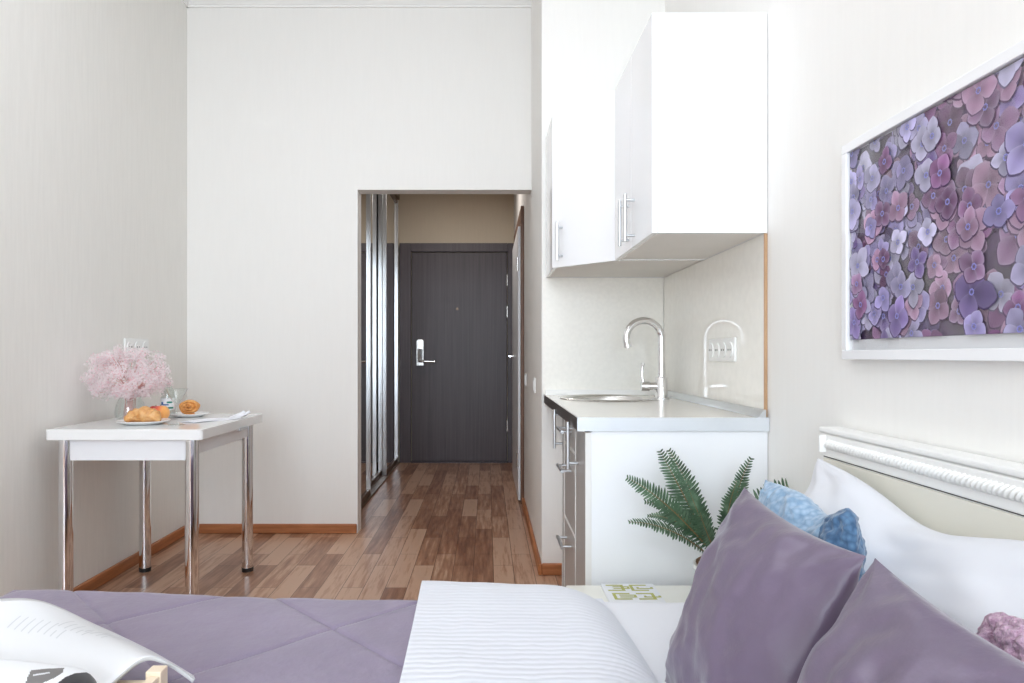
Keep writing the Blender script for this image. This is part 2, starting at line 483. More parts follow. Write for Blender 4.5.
# ---------------------------------------------------------------- bathroom door in corridor wall
d2 = struct('door_2', B(XC-.040, XC-.002, 4.88, 5.98, .012, 1.97), 'white_panel', bev=.003)
bm = BM()
box(bm, XC-.024, XC-.002, 4.80, 4.875, 0, 2.10); box(bm, XC-.024, XC-.002, 5.985, 6.06, 0, 2.10); box(bm, XC-.024, XC-.002, 4.875, 5.985, 1.975, 2.10)
obj('door_frame', bm, 'brownframe', d2, bev=.004)
bm = BM(); tube(bm, [(XC-.040, 5.72, 1.04), (XC-.07, 5.72, 1.04), (XC-.075, 5.70, 1.04), (XC-.075, 5.60, 1.04)], .009, 10)
tube(bm, [(XC-.040, 5.72, 1.04), (XC-.046, 5.72, 1.04)], .024, 16)
obj('door_handle', bm, 'chrome', d2)
for z in (.3, 1.7):
    bm = BM(); tube(bm, [(XC-.044, 4.885, z-.05), (XC-.044, 4.885, z+.05)], .008, 10); obj('hinge', bm, 'steel', d2)

# ---------------------------------------------------------------- mirrored wardrobe
wd = thing('sliding_wardrobe', 'tall mirrored sliding wardrobe with aluminium stiles along the corridor', 'wardrobe', (-1.18, 5.4, 0))
bm = BM()
box(bm, -1.498, -.96, 4.16, 4.18, 0, 2.60); box(bm, -1.498, -.96, YD-.03, YD-.01, 0, 2.60); box(bm, -1.498, -1.48, 4.18, YD-.03, 0, 2.60)
box(bm, -1.48, -.96, 4.18, YD-.03, 2.58, 2.60)
obj('carcass', bm, 'white_panel', wd)
bm = BM(); box(bm, -.96, -.85, 4.16, YD-.055, 0, .014); obj('floor_track', bm, 'bronze', wd)
bm = BM(); box(bm, -.96, -.85, 4.16, YD-.055, 2.56, 2.62); obj('top_track', bm, 'bronze', wd, bev=.003)
def panel(y0, y1, xf):
    sw = .024
    bm = BM(); box(bm, xf-.026, xf-.018, y0+sw, y1-sw, .055, 2.52); d = obj('mirror_door', bm, 'mirror', wd)
    for a, b in ((y0, y0+sw), (y1-sw, y1)):
        bm = BM(); box(bm, xf-.036, xf, a, b, .016, 2.555); obj('stile', bm, 'alu', d, bev=.003)
    for a, b in ((.016, .055), (2.52, 2.555)):
        bm = BM(); box(bm, xf-.036, xf-.004, y0+sw, y1-sw, a, b); obj('rail', bm, 'bronze', d, bev=.002)
panel(4.18, 5.09, -.862); panel(5.03, 5.92, -.905); panel(5.86, YD-.06, -.862)

# ---------------------------------------------------------------- switches and sockets
def switch(y, z, label):
    t = thing('light_switch', label, 'switch', (XC, y, z-.04), 'white switches on the corridor wall')
    obj('cover_plate', B(XC-.009, XC-.0005, y-.041, y+.041, z-.041, z+.041), 'plastic', t, bev=.004)
    obj('rocker', B(XC-.013, XC-.009, y-.028, y+.028, z-.028, z+.028), 'plastic', t, bev=.002)
switch(3.70, .885, 'white light switch on the wall corner nearest the worktop')
switch(4.55, .885, 'white light switch just before the brown bathroom door frame')
switch(6.36, .90, 'white light switch on corridor wall beside the dark entrance door')

def socket_strip(label, place, n, axis, c, z, sgn, w=.075):
    t = thing('wall_socket', label, 'socket', (c[0], c[1], z-.042), None)
    def pt(d, a): return (c[0]+sgn*d, c[1]+a) if axis == 'y' else (c[0]+a, c[1]+sgn*d)
    def bx(d0, d1, a0, a1, z0, z1):
        p, q = pt(d0, a0), pt(d1, a1)
        return B(min(p[0], q[0]), max(p[0], q[0]), min(p[1], q[1]), max(p[1], q[1]), z0, z1)
    obj('cover_plate', bx(.0005, .010, -n*w/2-.004, n*w/2+.004, z-.042, z+.042), 'plastic', t, bev=.004)
    for i in range(n):
        a = (i-(n-1)/2)*w
        bm = BM()
        p = pt(.010, a); q = pt(.014, a)
        tube(bm, [(p[0], p[1], z), (q[0], q[1], z)], [.027, .026], 24)
        s = obj('outlet', bm, 'plastic', t)
        for da in (-.0095, .0095):
            bm = BM(); p = pt(.0142, a+da); q = pt(.0148, a+da)
            tube(bm, [(p[0], p[1], z), (q[0], q[1], z)], .0034, 10)
            obj('pin_hole', bm, 'hole', s)
socket_strip('white triple socket on left wall above the pink flowers', 'wall', 3, 'y', (XL, 3.44), 1.09, 1)
socket_strip('white four gang socket on the glossy beige splashback', 'splash', 4, 'y', (XR-.008, 2.44), 1.068, -1, .066)

# ---------------------------------------------------------------- kitchen: wall units
def vhandle(par, x, y, z0, z1, dx, dy, off=.032, r=.006):
    """bar handle standing off a vertical front whose outward normal is (dx,dy)"""
    bm = BM()
    tube(bm, [(x+dx*off, y+dy*off, z0), (x+dx*off, y+dy*off, z1)], r, 12)
    for z in (z0+.02, z1-.02): tube(bm, [(x, y, z), (x+dx*off, y+dy*off, z)], r*.8, 10)
    return obj('handle', bm, 'alu', par)

UZ0, UZ1 = 1.42, 2.088
UY0, UY1, UY2 = 2.07, 2.67, YK-.003
w1 = thing('kitchen_wall_unit', 'white two door kitchen wall unit with plain glossy end panel', 'cabinet', (.68, 2.37, UZ0), 'white kitchen wall units')
bm = BM()
x0, x1 = .5185, XR-.002
box(bm, x0, x1, UY0, UY0+.018, UZ0, UZ1); box(bm, x0, x1, UY1-.019, UY1-.001, UZ0, UZ1)
box(bm, x0, x1, UY0+.018, UY1-.019, UZ1-.018, UZ1)
box(bm, x1-.006, x1, UY0+.018, UY1-.019, UZ0, UZ1-.018); box(bm, x0, x1-.006, UY0+.018, UY1-.019, 1.75, 1.766)
obj('body', bm, 'white_gloss', w1, bev=.001)
obj('bottom_board', B(x0, x1-.006, UY0+.018, UY1-.019, UZ0+.002, UZ0+.018), 'under', w1)
ym = (UY0+UY1)/2
for a, b, hy in ((UY0+.001, ym-.0015, ym-.055), (ym+.0015, UY1-.002, ym+.04)):
    d = obj('cabinet_door', B(.50, .518, a, b, UZ0, UZ1), 'white_gloss', w1, bev=.0015)
    vhandle(d, .50, hy, 1.435, 1.595, -1, 0)

w2 = thing('kitchen_wall_unit', 'white corner kitchen wall unit with angled door above the sink', 'cabinet', (.6, 3.0, UZ0), 'white kitchen wall units')
cx0, cy0 = .282, 2.905
pts_out = [(.518, UY1), (x1, UY1), (x1, UY2), (cx0, UY2), (cx0, cy0+.016)]
bm = BM(); prism(bm, pts_out, UZ1-.018, UZ1); prism(bm, [(cx0, cy0+.016), (cx0+.016, cy0+.016), (cx0+.016, UY2), (cx0, UY2)], UZ0, UZ1-.018)
prism(bm, [(.518, UY1), (x1, UY1), (x1, UY1+.016), (.518, UY1+.016)], UZ0, UZ1-.018)
prism(bm, [(cx0+.016, UY2-.006), (x1, UY2-.006), (x1, UY2), (cx0+.016, UY2)], UZ0, UZ1-.018)
obj('body', bm, 'white_gloss', w2, bev=.001)
bm = BM(); prism(bm, [(.52, UY1+.016), (x1, UY1+.016), (x1, UY2-.006), (cx0+.016, UY2-.006), (cx0+.016, cy0+.022)], UZ0+.002, UZ0+.018)
obj('bottom_board', bm, 'under', w2)
A = Vector((.503, UY1+.003)); Bp = Vector((cx0-.006, cy0)); t = (Bp-A).normalized(); nn = Vector((t.y, -t.x))
if nn.y > 0: nn = -nn
q = [A, Bp, Bp-nn*.017, A-nn*.017]
bm = BM(); prism(bm, [(p.x, p.y) for p in q], UZ0, UZ1)
d = obj('cabinet_door', bm, 'white_gloss', w2, bev=.0015)
hp = Bp - t*.055
vhandle(d, hp.x, hp.y, 1.445, 1.605, nn.x, nn.y)

# ---------------------------------------------------------------- kitchen: worktop, base unit, sink, tap
CZ = .86
ct = thing('kitchen_worktop', 'cream laminate worktop with dark front edge holding the round sink', 'worktop', (.56, 2.66, CZ-.038))
SX, SY, SR = .535, 2.99, .205
def slab_hole(bm, x0, x1, y0, y1, z0, z1, cx, cy, r, n=48):
    for z, flip in ((z0, True), (z1, False)):
        o = [bm.verts.new(p) for p in ((x0, y0, z), (x1, y0, z), (x1, y1, z), (x0, y1, z))]
        c = [bm.verts.new((cx+r*math.cos(2*PI*k/n), cy+r*math.sin(2*PI*k/n), z)) for k in range(n)]
        es = [bm.edges.new((o[i], o[(i+1) % 4])) for i in range(4)] + [bm.edges.new((c[i], c[(i+1) % n])) for i in range(n)]
        bmesh.ops.triangle_fill(bm, use_beauty=True, use_dissolve=False, edges=es)
        if flip: ol, cl = o, c
        else:
            for i in range(4): bm.faces.new([ol[i], ol[(i+1) % 4], o[(i+1) % 4], o[i]])
            for i in range(n): bm.faces.new([cl[i], cl[(i+1) % n], c[(i+1) % n], c[i]])
    bmesh.ops.recalc_face_normals(bm, faces=bm.faces)
bm = BM(); slab_hole(bm, .276, XR-.001, 2.062, YK-.001, CZ-.038, CZ, SX, SY, SR+.002)
obj('slab', bm, 'counter', ct)
o = obj('front_edge', B(.272, .276, 2.06, YK-.001, CZ-.038, CZ-.0005), 'counter_dark', ct); o['label'] = 'dark brown front edge band'
o = obj('end_strip', B(.272, XR-.001, 2.058, 2.062, CZ-.040, CZ+.001), 'counter_alu', ct); o['label'] = 'pale metallic end strip'
bm = BM()
def cove(bm, a0, a1, axis):
    pr = [(0, 0), (.022, 0), (.020, .006), (.008, .022), (0, .024)]
    A = []; C = []
    for dd, z in pr:
        if axis == 'y': A.append(bm.verts.new((XR-.009-dd, a0, CZ+z+.0005))); C.append(bm.verts.new((XR-.009-dd, a1, CZ+z+.0005)))
        else: A.append(bm.verts.new((a0, YK-.009-dd, CZ+z+.0005))); C.append(bm.verts.new((a1, YK-.009-dd, CZ+z+.0005)))
    n = len(pr)
    for i in range(n): bm.faces.new([A[i], A[(i+1) % n], C[(i+1) % n], C[i]])
    bm.faces.new(A[::-1]); bm.faces.new(C)
    bmesh.ops.recalc_face_normals(bm, faces=bm.faces)
cove(bm, 2.062, YK-.01, 'y'); obj('upstand', bm, 'alu', ct)
bm = BM(); cove(bm, .278, XR-.035, 'x'); obj('upstand', bm, 'plastic', ct)

sp = thing('splashback_panel', 'glossy beige splashback on right wall reflecting the tap', 'splashback', (XR-.004, 2.66, CZ+.002), 'beige kitchen splashbacks')
obj('board', B(XR-.008, XR-.0005, 2.078, YK-.01, CZ+.002, UZ0-.001), 'splash', sp)
o = obj('edge_strip', B(XR-.010, XR-.0005, 2.0735, 2.078, CZ+.002, UZ0-.001), 'stripwood', sp); o['label'] = 'thin brown edge strip'
bb = obj('splashback_panel', B(XC+.006, XR-.010, YK-.009, YK-.0005, CZ+.002, UZ0-.001), 'splash_matt')
tag(bb, 'matt beige splashback on the back wall behind the sink', 'splashback', 'beige kitchen splashbacks')

bc = thing('kitchen_base_unit', 'white kitchen base unit with taupe glossy doors and drawers under the worktop', 'cabinet', (.57, 2.4, 0))
FXX = .298; BY0, BY1 = 2.068, 2.72; BZ1 = CZ-.041
bm = BM()
box(bm, FXX+.018, XR-.002, BY0, BY0+.018, 0, BZ1)
obj('end_panel', bm, 'white_panel', bc, bev=.001)
bm = BM()
box(bm, FXX+.020, XR-.002, BY1-.018, BY1, .0, BZ1); box(bm, FXX+.02, XR-.002, BY0+.018, BY1-.018, .085, .101)
box(bm, XR-.008, XR-.002, BY0+.018, BY1-.018, .101, BZ1); box(bm, FXX+.05, FXX+.066, BY0+.018, BY1-.018, 0, .085)
box(bm, FXX+.020, XR-.008, 2.305, 2.318, .101, BZ1); box(bm, FXX+.020, XR-.008, 2.635, 2.648, .101, BZ1)
box(bm, FXX+.10, FXX+.118, BY1, YK-.002, 0, BZ1-.16)
obj('body', bm, 'white_panel', bc)
bm = BM(); box(bm, FXX, FXX+.018, BY0-.002, BY0+.001, .06, BZ1-.004); 
obj('edging', bm, 'edge_white', bc)
def front(name, y0, y1, z0, z1):
    bm = BM(); box(bm, FXX+.002, FXX+.018, y0, y1, z0, z1); f = obj(name, bm, 'grey_gloss', bc)
    e = .0025
    bm = BM(); box(bm, FXX, FXX+.017, y0-.0001, y0+e, z0, z1); box(bm, FXX, FXX+.017, y1-e, y1+.0001, z0, z1)
    box(bm, FXX, FXX+.017, y0+e, y1-e, z0-.0001, z0+e); box(bm, FXX, FXX+.017, y0+e, y1-e, z1-e, z1+.0001)
    obj('edging', bm, 'edge_white', f)
    return f
d = front('cabinet_door', BY0+.003, 2.309, .06, BZ1-.004); vhandle(d, FXX, 2.245, .675, .83, -1, 0)
d = front('cabinet_door', 2.647, BY1-.001, .06, BZ1-.004); vhandle(d, FXX, 2.692, .682, .835, -1, 0)
for z0, z1, hz in ((.717, BZ1-.004, .779), (.433, .713, .640), (.06, .429, .372)):
    d = front('drawer', 2.313, 2.643, z0, z1)
    bm = BM(); tube(bm, [(FXX-.034, 2.40, hz), (FXX-.034, 2.555, hz)], .006, 12)
    for y in (2.415, 2.54): tube(bm, [(FXX, y, hz), (FXX-.034, y, hz)], .005, 10)
    obj('handle', bm, 'alu', d)

sk = thing('kitchen_sink', 'round stainless steel sink set into the worktop', 'sink', (SX, SY, CZ-.16))
bm = BM()
lathe(bm, [(.018, -.150), (.10, -.150), (.155, -.142), (.178, -.12), (.188, -.06), (.192, -.004), (.197, .004), (.205, .0065), (.214, .005), (.218, .0006), (.203, .0004), (.198, -.002), (.192, -.06), (.182, -.122), (.158, -.146), (.10, -.154), (.018, -.154)], SX, SY, CZ, 64)
obj('bowl', bm, 'steel', sk)
bm = BM(); lathe(bm, [(0, -.1485), (.02, -.1485), (.03, -.147), (.034, -.1495), (.03, -.1545)], SX, SY, CZ, 32); obj('drain', bm, 'chrome', sk)

TX, TY = .752, 2.945
tp = thing('kitchen_tap', 'chrome swan neck mixer tap standing beside the sink', 'tap', (TX, TY, CZ))
bm = BM(); lathe(bm, [(0, .0006), (.037, .0006), (.037, .004), (.027, .007), (.026, .012), (.026, .092), (.023, .097), (.0, .097)], TX, TY, CZ, 32)
obj('body', bm, 'chrome', tp)
bm = BM(); R = .078
zt = 1.21 - R - .012
pts = [(TX, TY, CZ+.09), (TX, TY, CZ+.16), (TX, TY, zt-.02), (TX, TY, zt)]
for a in range(10, 191, 10):
    r = math.radians(a); pts.append((TX-R+R*math.cos(r), TY-.02*(1-math.cos(r))/2, zt+R*math.sin(r)))
l = pts[-1]; pts.append((l[0]+.004, l[1], l[2]-.012))
tube(bm, pts, [.0165]*3+[.0155]*(len(pts)-3), 16); tube(bm, [pts[-1], (pts[-1][0]+.002, pts[-1][1], pts[-1][2]-.012)], .0168, 16)
obj('spout', bm, 'chrome', tp)
bm = BM(); zc = CZ+.056
tube(bm, [(TX-.02, TY, zc), (TX-.05, TY, zc), (TX-.053, TY, zc)], [.017, .017, .021], 20); tube(bm, [(TX-.053, TY, zc), (TX-.088, TY, zc)], .021, 20)
lv = obj('cartridge', bm, 'chrome', tp)
bm = BM(); tube(bm, [(TX-.078, TY, zc+.012), (TX-.084, TY, zc+.045), (TX-.082, TY, zc+.08), (TX-.080, TY, zc+.098)], [.009, .007, .006, .008], 12)
obj('lever', bm, 'chrome', lv)

# ---------------------------------------------------------------- dining table and what stands on it
TZ = .76
tx0, tx1, ty0, ty1 = -1.72, -1.109, 2.655, 3.385
tb = thing('dining_table', 'small white glossy dining table on four chrome tube legs', 'table', ((tx0+tx1)/2, (ty0+ty1)/2, 0))
def rrect(x0, x1, y0, y1, r, n=6):
    out = []
    for cx, cy, a0 in ((x1-r, y0+r, -90), (x1-r, y1-r, 0), (x0+r, y1-r, 90), (x0+r, y0+r, 180)):
        for k in range(n+1):
            a = math.radians(a0+90*k/n); out.append((cx+r*math.cos(a), cy+r*math.sin(a)))
    return out
bm = BM(); prism(bm, rrect(tx0, tx1, ty0, ty1, .014), TZ-.042, TZ); obj('tabletop', bm, 'table', tb, bev=.003, seg=3)
bm = BM()
ax0, ax1, ay0, ay1 = tx0+.055, tx1-.055, ty0+.03, ty1-.05
box(bm, ax0, ax1, ay0, ay0+.018, .635, TZ-.043); box(bm, ax0, ax1, ay1-.018, ay1, .635, TZ-.043)
box(bm, ax0-.01, ax0+.008, ay0+.02, ay1-.02, .655, TZ-.043); box(bm, ax1-.008, ax1+.01, ay0+.02, ay1-.02, .655, TZ-.043)
obj('apron', bm, 'apron', tb, bev=.002)
obj('slide_catch', B(tx1-.004, tx1+.006, 3.05, 3.15, TZ-.052, TZ-.034), 'alu', tb, bev=.003)
for lx in (tx0+.058, tx1-.055):
    for ly in (ty0+.04, ty1-.065):
        bm = BM(); tube(bm, [(lx, ly, .02), (lx, ly, TZ-.043)], .0262, 28); lg = obj('leg', bm, 'chrome', tb)
        bm = BM(); tube(bm, [(lx, ly, 0), (lx, ly, .02)], [.026, .028], 24); obj('foot_cap', bm, 'black', lg)

def plate(x, y, r, label):
    bm = BM()
    lathe(bm, [(0, .004), (r*.6, .004), (r*.68, .007), (r*.98, .0155), (r, .0165), (r*1.0, .0145), (r*.7, .003), (r*.62, .0006), (0, .0006)], x, y, TZ, 48)
    return tag(obj('plate', bm, 'porcelain'), label, 'plate', 'white plates on the table')
px1 = P(143.5, 424, 2.87)
plate(px1.x, 2.87, .105, 'white plate holding the croissant at the front of the table')
plate(P(189, 412, 3.22).x, 3.22, .092, 'white plate under the spiral pastry at the back of the table')

def croissant(cx, cy, cz):
    bm = BM(); pts = []; rs = []
    N = 70
    for i in range(N):
        u = i/(N-1)*2-1
        a = u*1.15
        x = cx + .068*math.sin(a)*1.08; y = cy + .045*(1-math.cos(a))*-1 + .012
        base = .0265*(1-abs(u)**2.2)**.7 + .005
        seg = (abs(u)*3.6) % 1.0
        r = base*(1 + .27*(1-seg) - .12)
        pts.append((x, y, cz + r*.86)); rs.append(r)
    tube(bm, pts, rs, 20)
    for v in bm.verts:
        n = noise.noise(v.co*90)*.0016; v.co.z += n; v.co.x += n
        v.co.z = max(v.co.z, cz+.0003)
    return tag(obj('croissant', bm, 'croissant'), 'golden croissant on the front plate beside the peach', 'pastry')
croissant(px1.x+.002, 2.865, TZ+.0085)

def spiral_roll(cx, cy, cz):
    # a coiled pastry standing on edge, its spiral turned to the room
    bm = BM(); pts = []; rs = []
    N = 150
    for i in range(N):
        u = i/(N-1); a = u*2*PI*2.7+.6
        r = .002 + .035*u
        pts.append((cx+r*math.cos(a), cy - .012*(1-u) , cz+.044+r*math.sin(a))); rs.append(.0085*(.9+.12*math.sin(a*5)) if u < .97 else .006)
    tube(bm, pts, rs, 12)
    for v in bm.verts:
        v.co.y = cy + (v.co.y-cy)*2.2
        v.co.x = cx + (v.co.x-cx)*1.3; v.co.z = cz + (v.co.z-cz)*.9
        v.co.z = max(v.co.z, cz+.0005)
    return tag(obj('spiral_bun', bm, 'roll'), 'coiled golden bun on the back plate', 'pastry')
spiral_roll(P(190, 405, 3.22).x, 3.23, TZ+.0055)

def fruit(name, x, y, z, r, mat, label):
    bm = BM(); bmesh.ops.create_uvsphere(bm, u_segments=36, v_segments=24, radius=r)
    for v in bm.verts:
        d = v.co.normalized(); ang = math.atan2(d.x, -d.y)
        cle = math.exp(-(ang/.16)**2)*.05*(1-abs(d.z)*.3)
        top = math.exp(-((1-d.z)/.06))*.18
        v.co *= (1-cle); v.co.z *= .94; v.co.z -= top*r
        v.co += Vector((x, y, z))
    smooth(bm)
    zmin = min(v.co.z for v in bm.verts)
    bmesh.ops.translate(bm, verts=bm.verts, vec=(0, 0, z-zmin))
    f = tag(obj(name, bm, mat), label, 'fruit')
    bm = BM(); tube(bm, [(x, y, z+r*1.60), (x+.002, y, z+r*1.92)], [.0022, .0015], 8); obj('stalk', bm, 'stem', f)
    return f
fruit('peach', P(160.5, 411, 2.99).x, 2.99, TZ+.0008, .038, 'peach', 'orange and red blushed peach beside the croissant')
fruit('nectarine', P(154, 406, 3.06).x, 3.075, TZ+.0008, .034, 'nectarine', 'red nectarine partly hidden behind the peach')

# stemmed glass
gx, gy = P(176.5, 420, 2.83).x, 2.83
gl = thing('cocktail_glass', 'clear stemmed cocktail glass between the two plates', 'glass', (gx, gy, TZ))
bm = BM(); lathe(bm, [(0, .001), (.034, .001), (.034, .0025), (.012, .005), (.0045, .010), (.0038, .03), (.0038, .075), (.006, .083), (.012, .090)], gx, gy, TZ, 36); obj('stem', bm, 'glass', gl)
bm = BM(); lathe(bm, [(.0, .088), (.012, .090), (.028, .118), (.0445, .150), (.0452, .1505), (.0435, .1495), (.026, .119), (.010, .093), (0, .091)], gx, gy, TZ, 36); obj('bowl', bm, 'glass', gl)
# bottle
bx_, by_ = P(168, 410, 3.2).x, 3.2
bt = thing('glass_bottle', 'clear glass bottle with white and green label behind the glass', 'bottle', (bx_, by_, TZ))
bm = BM(); lathe(bm, [(0, .001), (.029, .001), (.031, .006), (.031, .10), (.028, .118), (.016, .14), (.0125, .15), (.0125, .172), (.0115, .172), (.0115, .15), (.015, .139), (.027, .117), (.0296, .10), (.0296, .007), (0, .004)], bx_, by_, TZ, 36); obj('body', bm, 'glass', bt)
bm = BM(); lathe(bm, [(.0313, .035), (.0318, .036), (.0318, .088), (.0313, .089)], bx_, by_, TZ, 36)
for f in bm.faces:
    c = f.calc_center_median(); a = math.degrees(math.atan2(c.y-by_, c.x-bx_))
lb = obj('label', bm, 'label_white', bt); lb['label'] = 'white paper label with green and blue print'
bm = BM()
for (a0, a1, z0, z1, mi) in ((-75, -30, .066, .074, 0), (-105, -60, .056, .062, 1), (-80, -20, .040, .048, 0), (-125, -105, .058, .072, 1)):
    vs = []
    for zz in (z0, z1):
        vs.append([bm.verts.new((bx_+.0321*math.cos(math.radians(a0+(a1-a0)*k/6)), by_+.0321*math.sin(math.radians(a0+(a1-a0)*k/6)), TZ+zz)) for k in range(7)])
    for k in range(6): bm.faces.new([vs[0][k], vs[0][k+1], vs[1][k+1], vs[1][k]]).material_index = mi
obj('print', bm, ['label_green', 'label_blue'], lb)

# napkin
bm = BM()
n0 = P(184, 421, 2.95); n1 = P(243, 416, 3.18)
ax = Vector((n0.x+.02, 2.93, 0)); bx2 = Vector((tx1-.012, 3.17, 0)); dirn = (bx2-ax); side = Vector((-dirn.y, dirn.x, 0)).normalized()*.05
def nap(u, v):
    p = ax + dirn*u + side*(v-.5)*2*(1-.25*u)
    z = TZ+.003 + .0015*math.sin(u*9+v*4)
    if u > .82: z += .026*((u-.82)/.18)*abs(math.sin(v*PI*2+.6)) + .004
    return (p.x, p.y, z)
grid(bm, 40, 14, nap)
tag(obj('napkin', bm, 'linen_napkin', solid=.003), 'white folded napkin with crumpled end near the table edge', 'napkin')

# vase + flowers
vx, vy = -1.562, 2.99
bm = BM()
lathe(bm, [(0, .001), (.045, .001), (.058, .012), (.062, .04), (.056, .075), (.044, .10), (.046, .118), (.052, .13), (.050, .131), (.0435, .118), (.0415, .10), (.053, .075), (.059, .04), (.055, .014), (.043, .005), (0, .005)], vx, vy, TZ, 40)
tag(obj('vase', bm, 'glass'), 'clear glass vase holding the pink flowers on the table', 'vase')
fb = thing('flower_bouquet', 'fluffy pale pink bouquet in the glass vase', 'flowers', (vx, vy, TZ+.008))
rnd = random.Random(3)
clusters = []
bm = BM(); bs = BM()
C0 = Vector((vx-.004, vy, .962)); RX, RY, RZ = .168, .15, .122
heads = []
for i in range(230):
    while True:
        d = Vector((rnd.uniform(-1, 1), rnd.uniform(-1, 1), rnd.uniform(-1, 1)))
        if d.length < 1: break
    d = d.normalized()*(d.length**.6)
    if d.z < -.7: d.z *= .7
    h = C0 + Vector((d.x*RX, d.y*RY, d.z*RZ*(1+.12*noise.noise(d*2)))); heads.append(h)
for i in range(0, 230, 6):
    h = heads[i]; b0 = Vector((vx+rnd.uniform(-.02, .02), vy+rnd.uniform(-.02, .02), TZ+.012)); nk = Vector((vx+rnd.uniform(-.025, .025), vy+rnd.uniform(-.025, .025), TZ+.125))
    m1 = nk.lerp(h, .5)+Vector((0, 0, .012))
    tube(bs, [b0, nk, m1, h], .0013, 5)
for h in heads:
    for k in range(38):
        d = Vector((rnd.gauss(0, 1), rnd.gauss(0, 1), rnd.gauss(0, 1))).normalized()*(.026*rnd.random()**.45)
        p = h + d
        s_ = rnd.uniform(.0026, .005); mi = 1 if rnd.random() < .18 else 0
        out = (p-C0).normalized()
        nrm = (out + Vector((rnd.uniform(-1, 1), rnd.uniform(-1, 1), rnd.uniform(-1, 1)))*.8).normalized()
        tq = nrm.to_track_quat('Z', 'Y')
        cv = bm.verts.new(p + nrm*s_*.35)
        ring = []
        for j_ in range(10):
            r = s_*(1.25 if j_ % 2 == 0 else .6); a = j_*PI/5
            ring.append(bm.verts.new(p + tq @ Vector((r*math.cos(a), r*math.sin(a), s_*.3 if j_ % 2 == 0 else -.1*s_))))
        for j_ in range(10):
            bm.faces.new([cv, ring[j_], ring[(j_+1) % 10]]).material_index = mi
o = obj('blossom', bm, ['petal_pink', 'petal_pink2'], fb); o['kind'] = 'stuff'
obj('stem', bs, 'stem_pink', fb)

# ---------------------------------------------------------------- framed flower print
py0, py1, pz0, pz1 = .77, 1.592, 1.04, 1.536
fr = thing('framed_print', 'large white framed print of violet hydrangea petals on right wall', 'picture', (XR-.012, (py0+py1)/2, pz0))
bm = BM(); f_ = .021; xf = XR-.026
box(bm, xf, XR-.001, py0, py1, pz0, pz0+f_); box(bm, xf, XR-.001, py0, py1, pz1-f_, pz1)
box(bm, xf, XR-.001, py0, py0+f_, pz0+f_, pz1-f_); box(bm, xf, XR-.001, py1-f_, py1, pz0+f_, pz1-f_)
obj('frame', bm, 'white_gloss', fr, bev=.0015)
obj('mount', B(XR-.012, XR-.008, py0+f_, py1-f_, pz0+f_, pz1-f_), 'paper', fr)
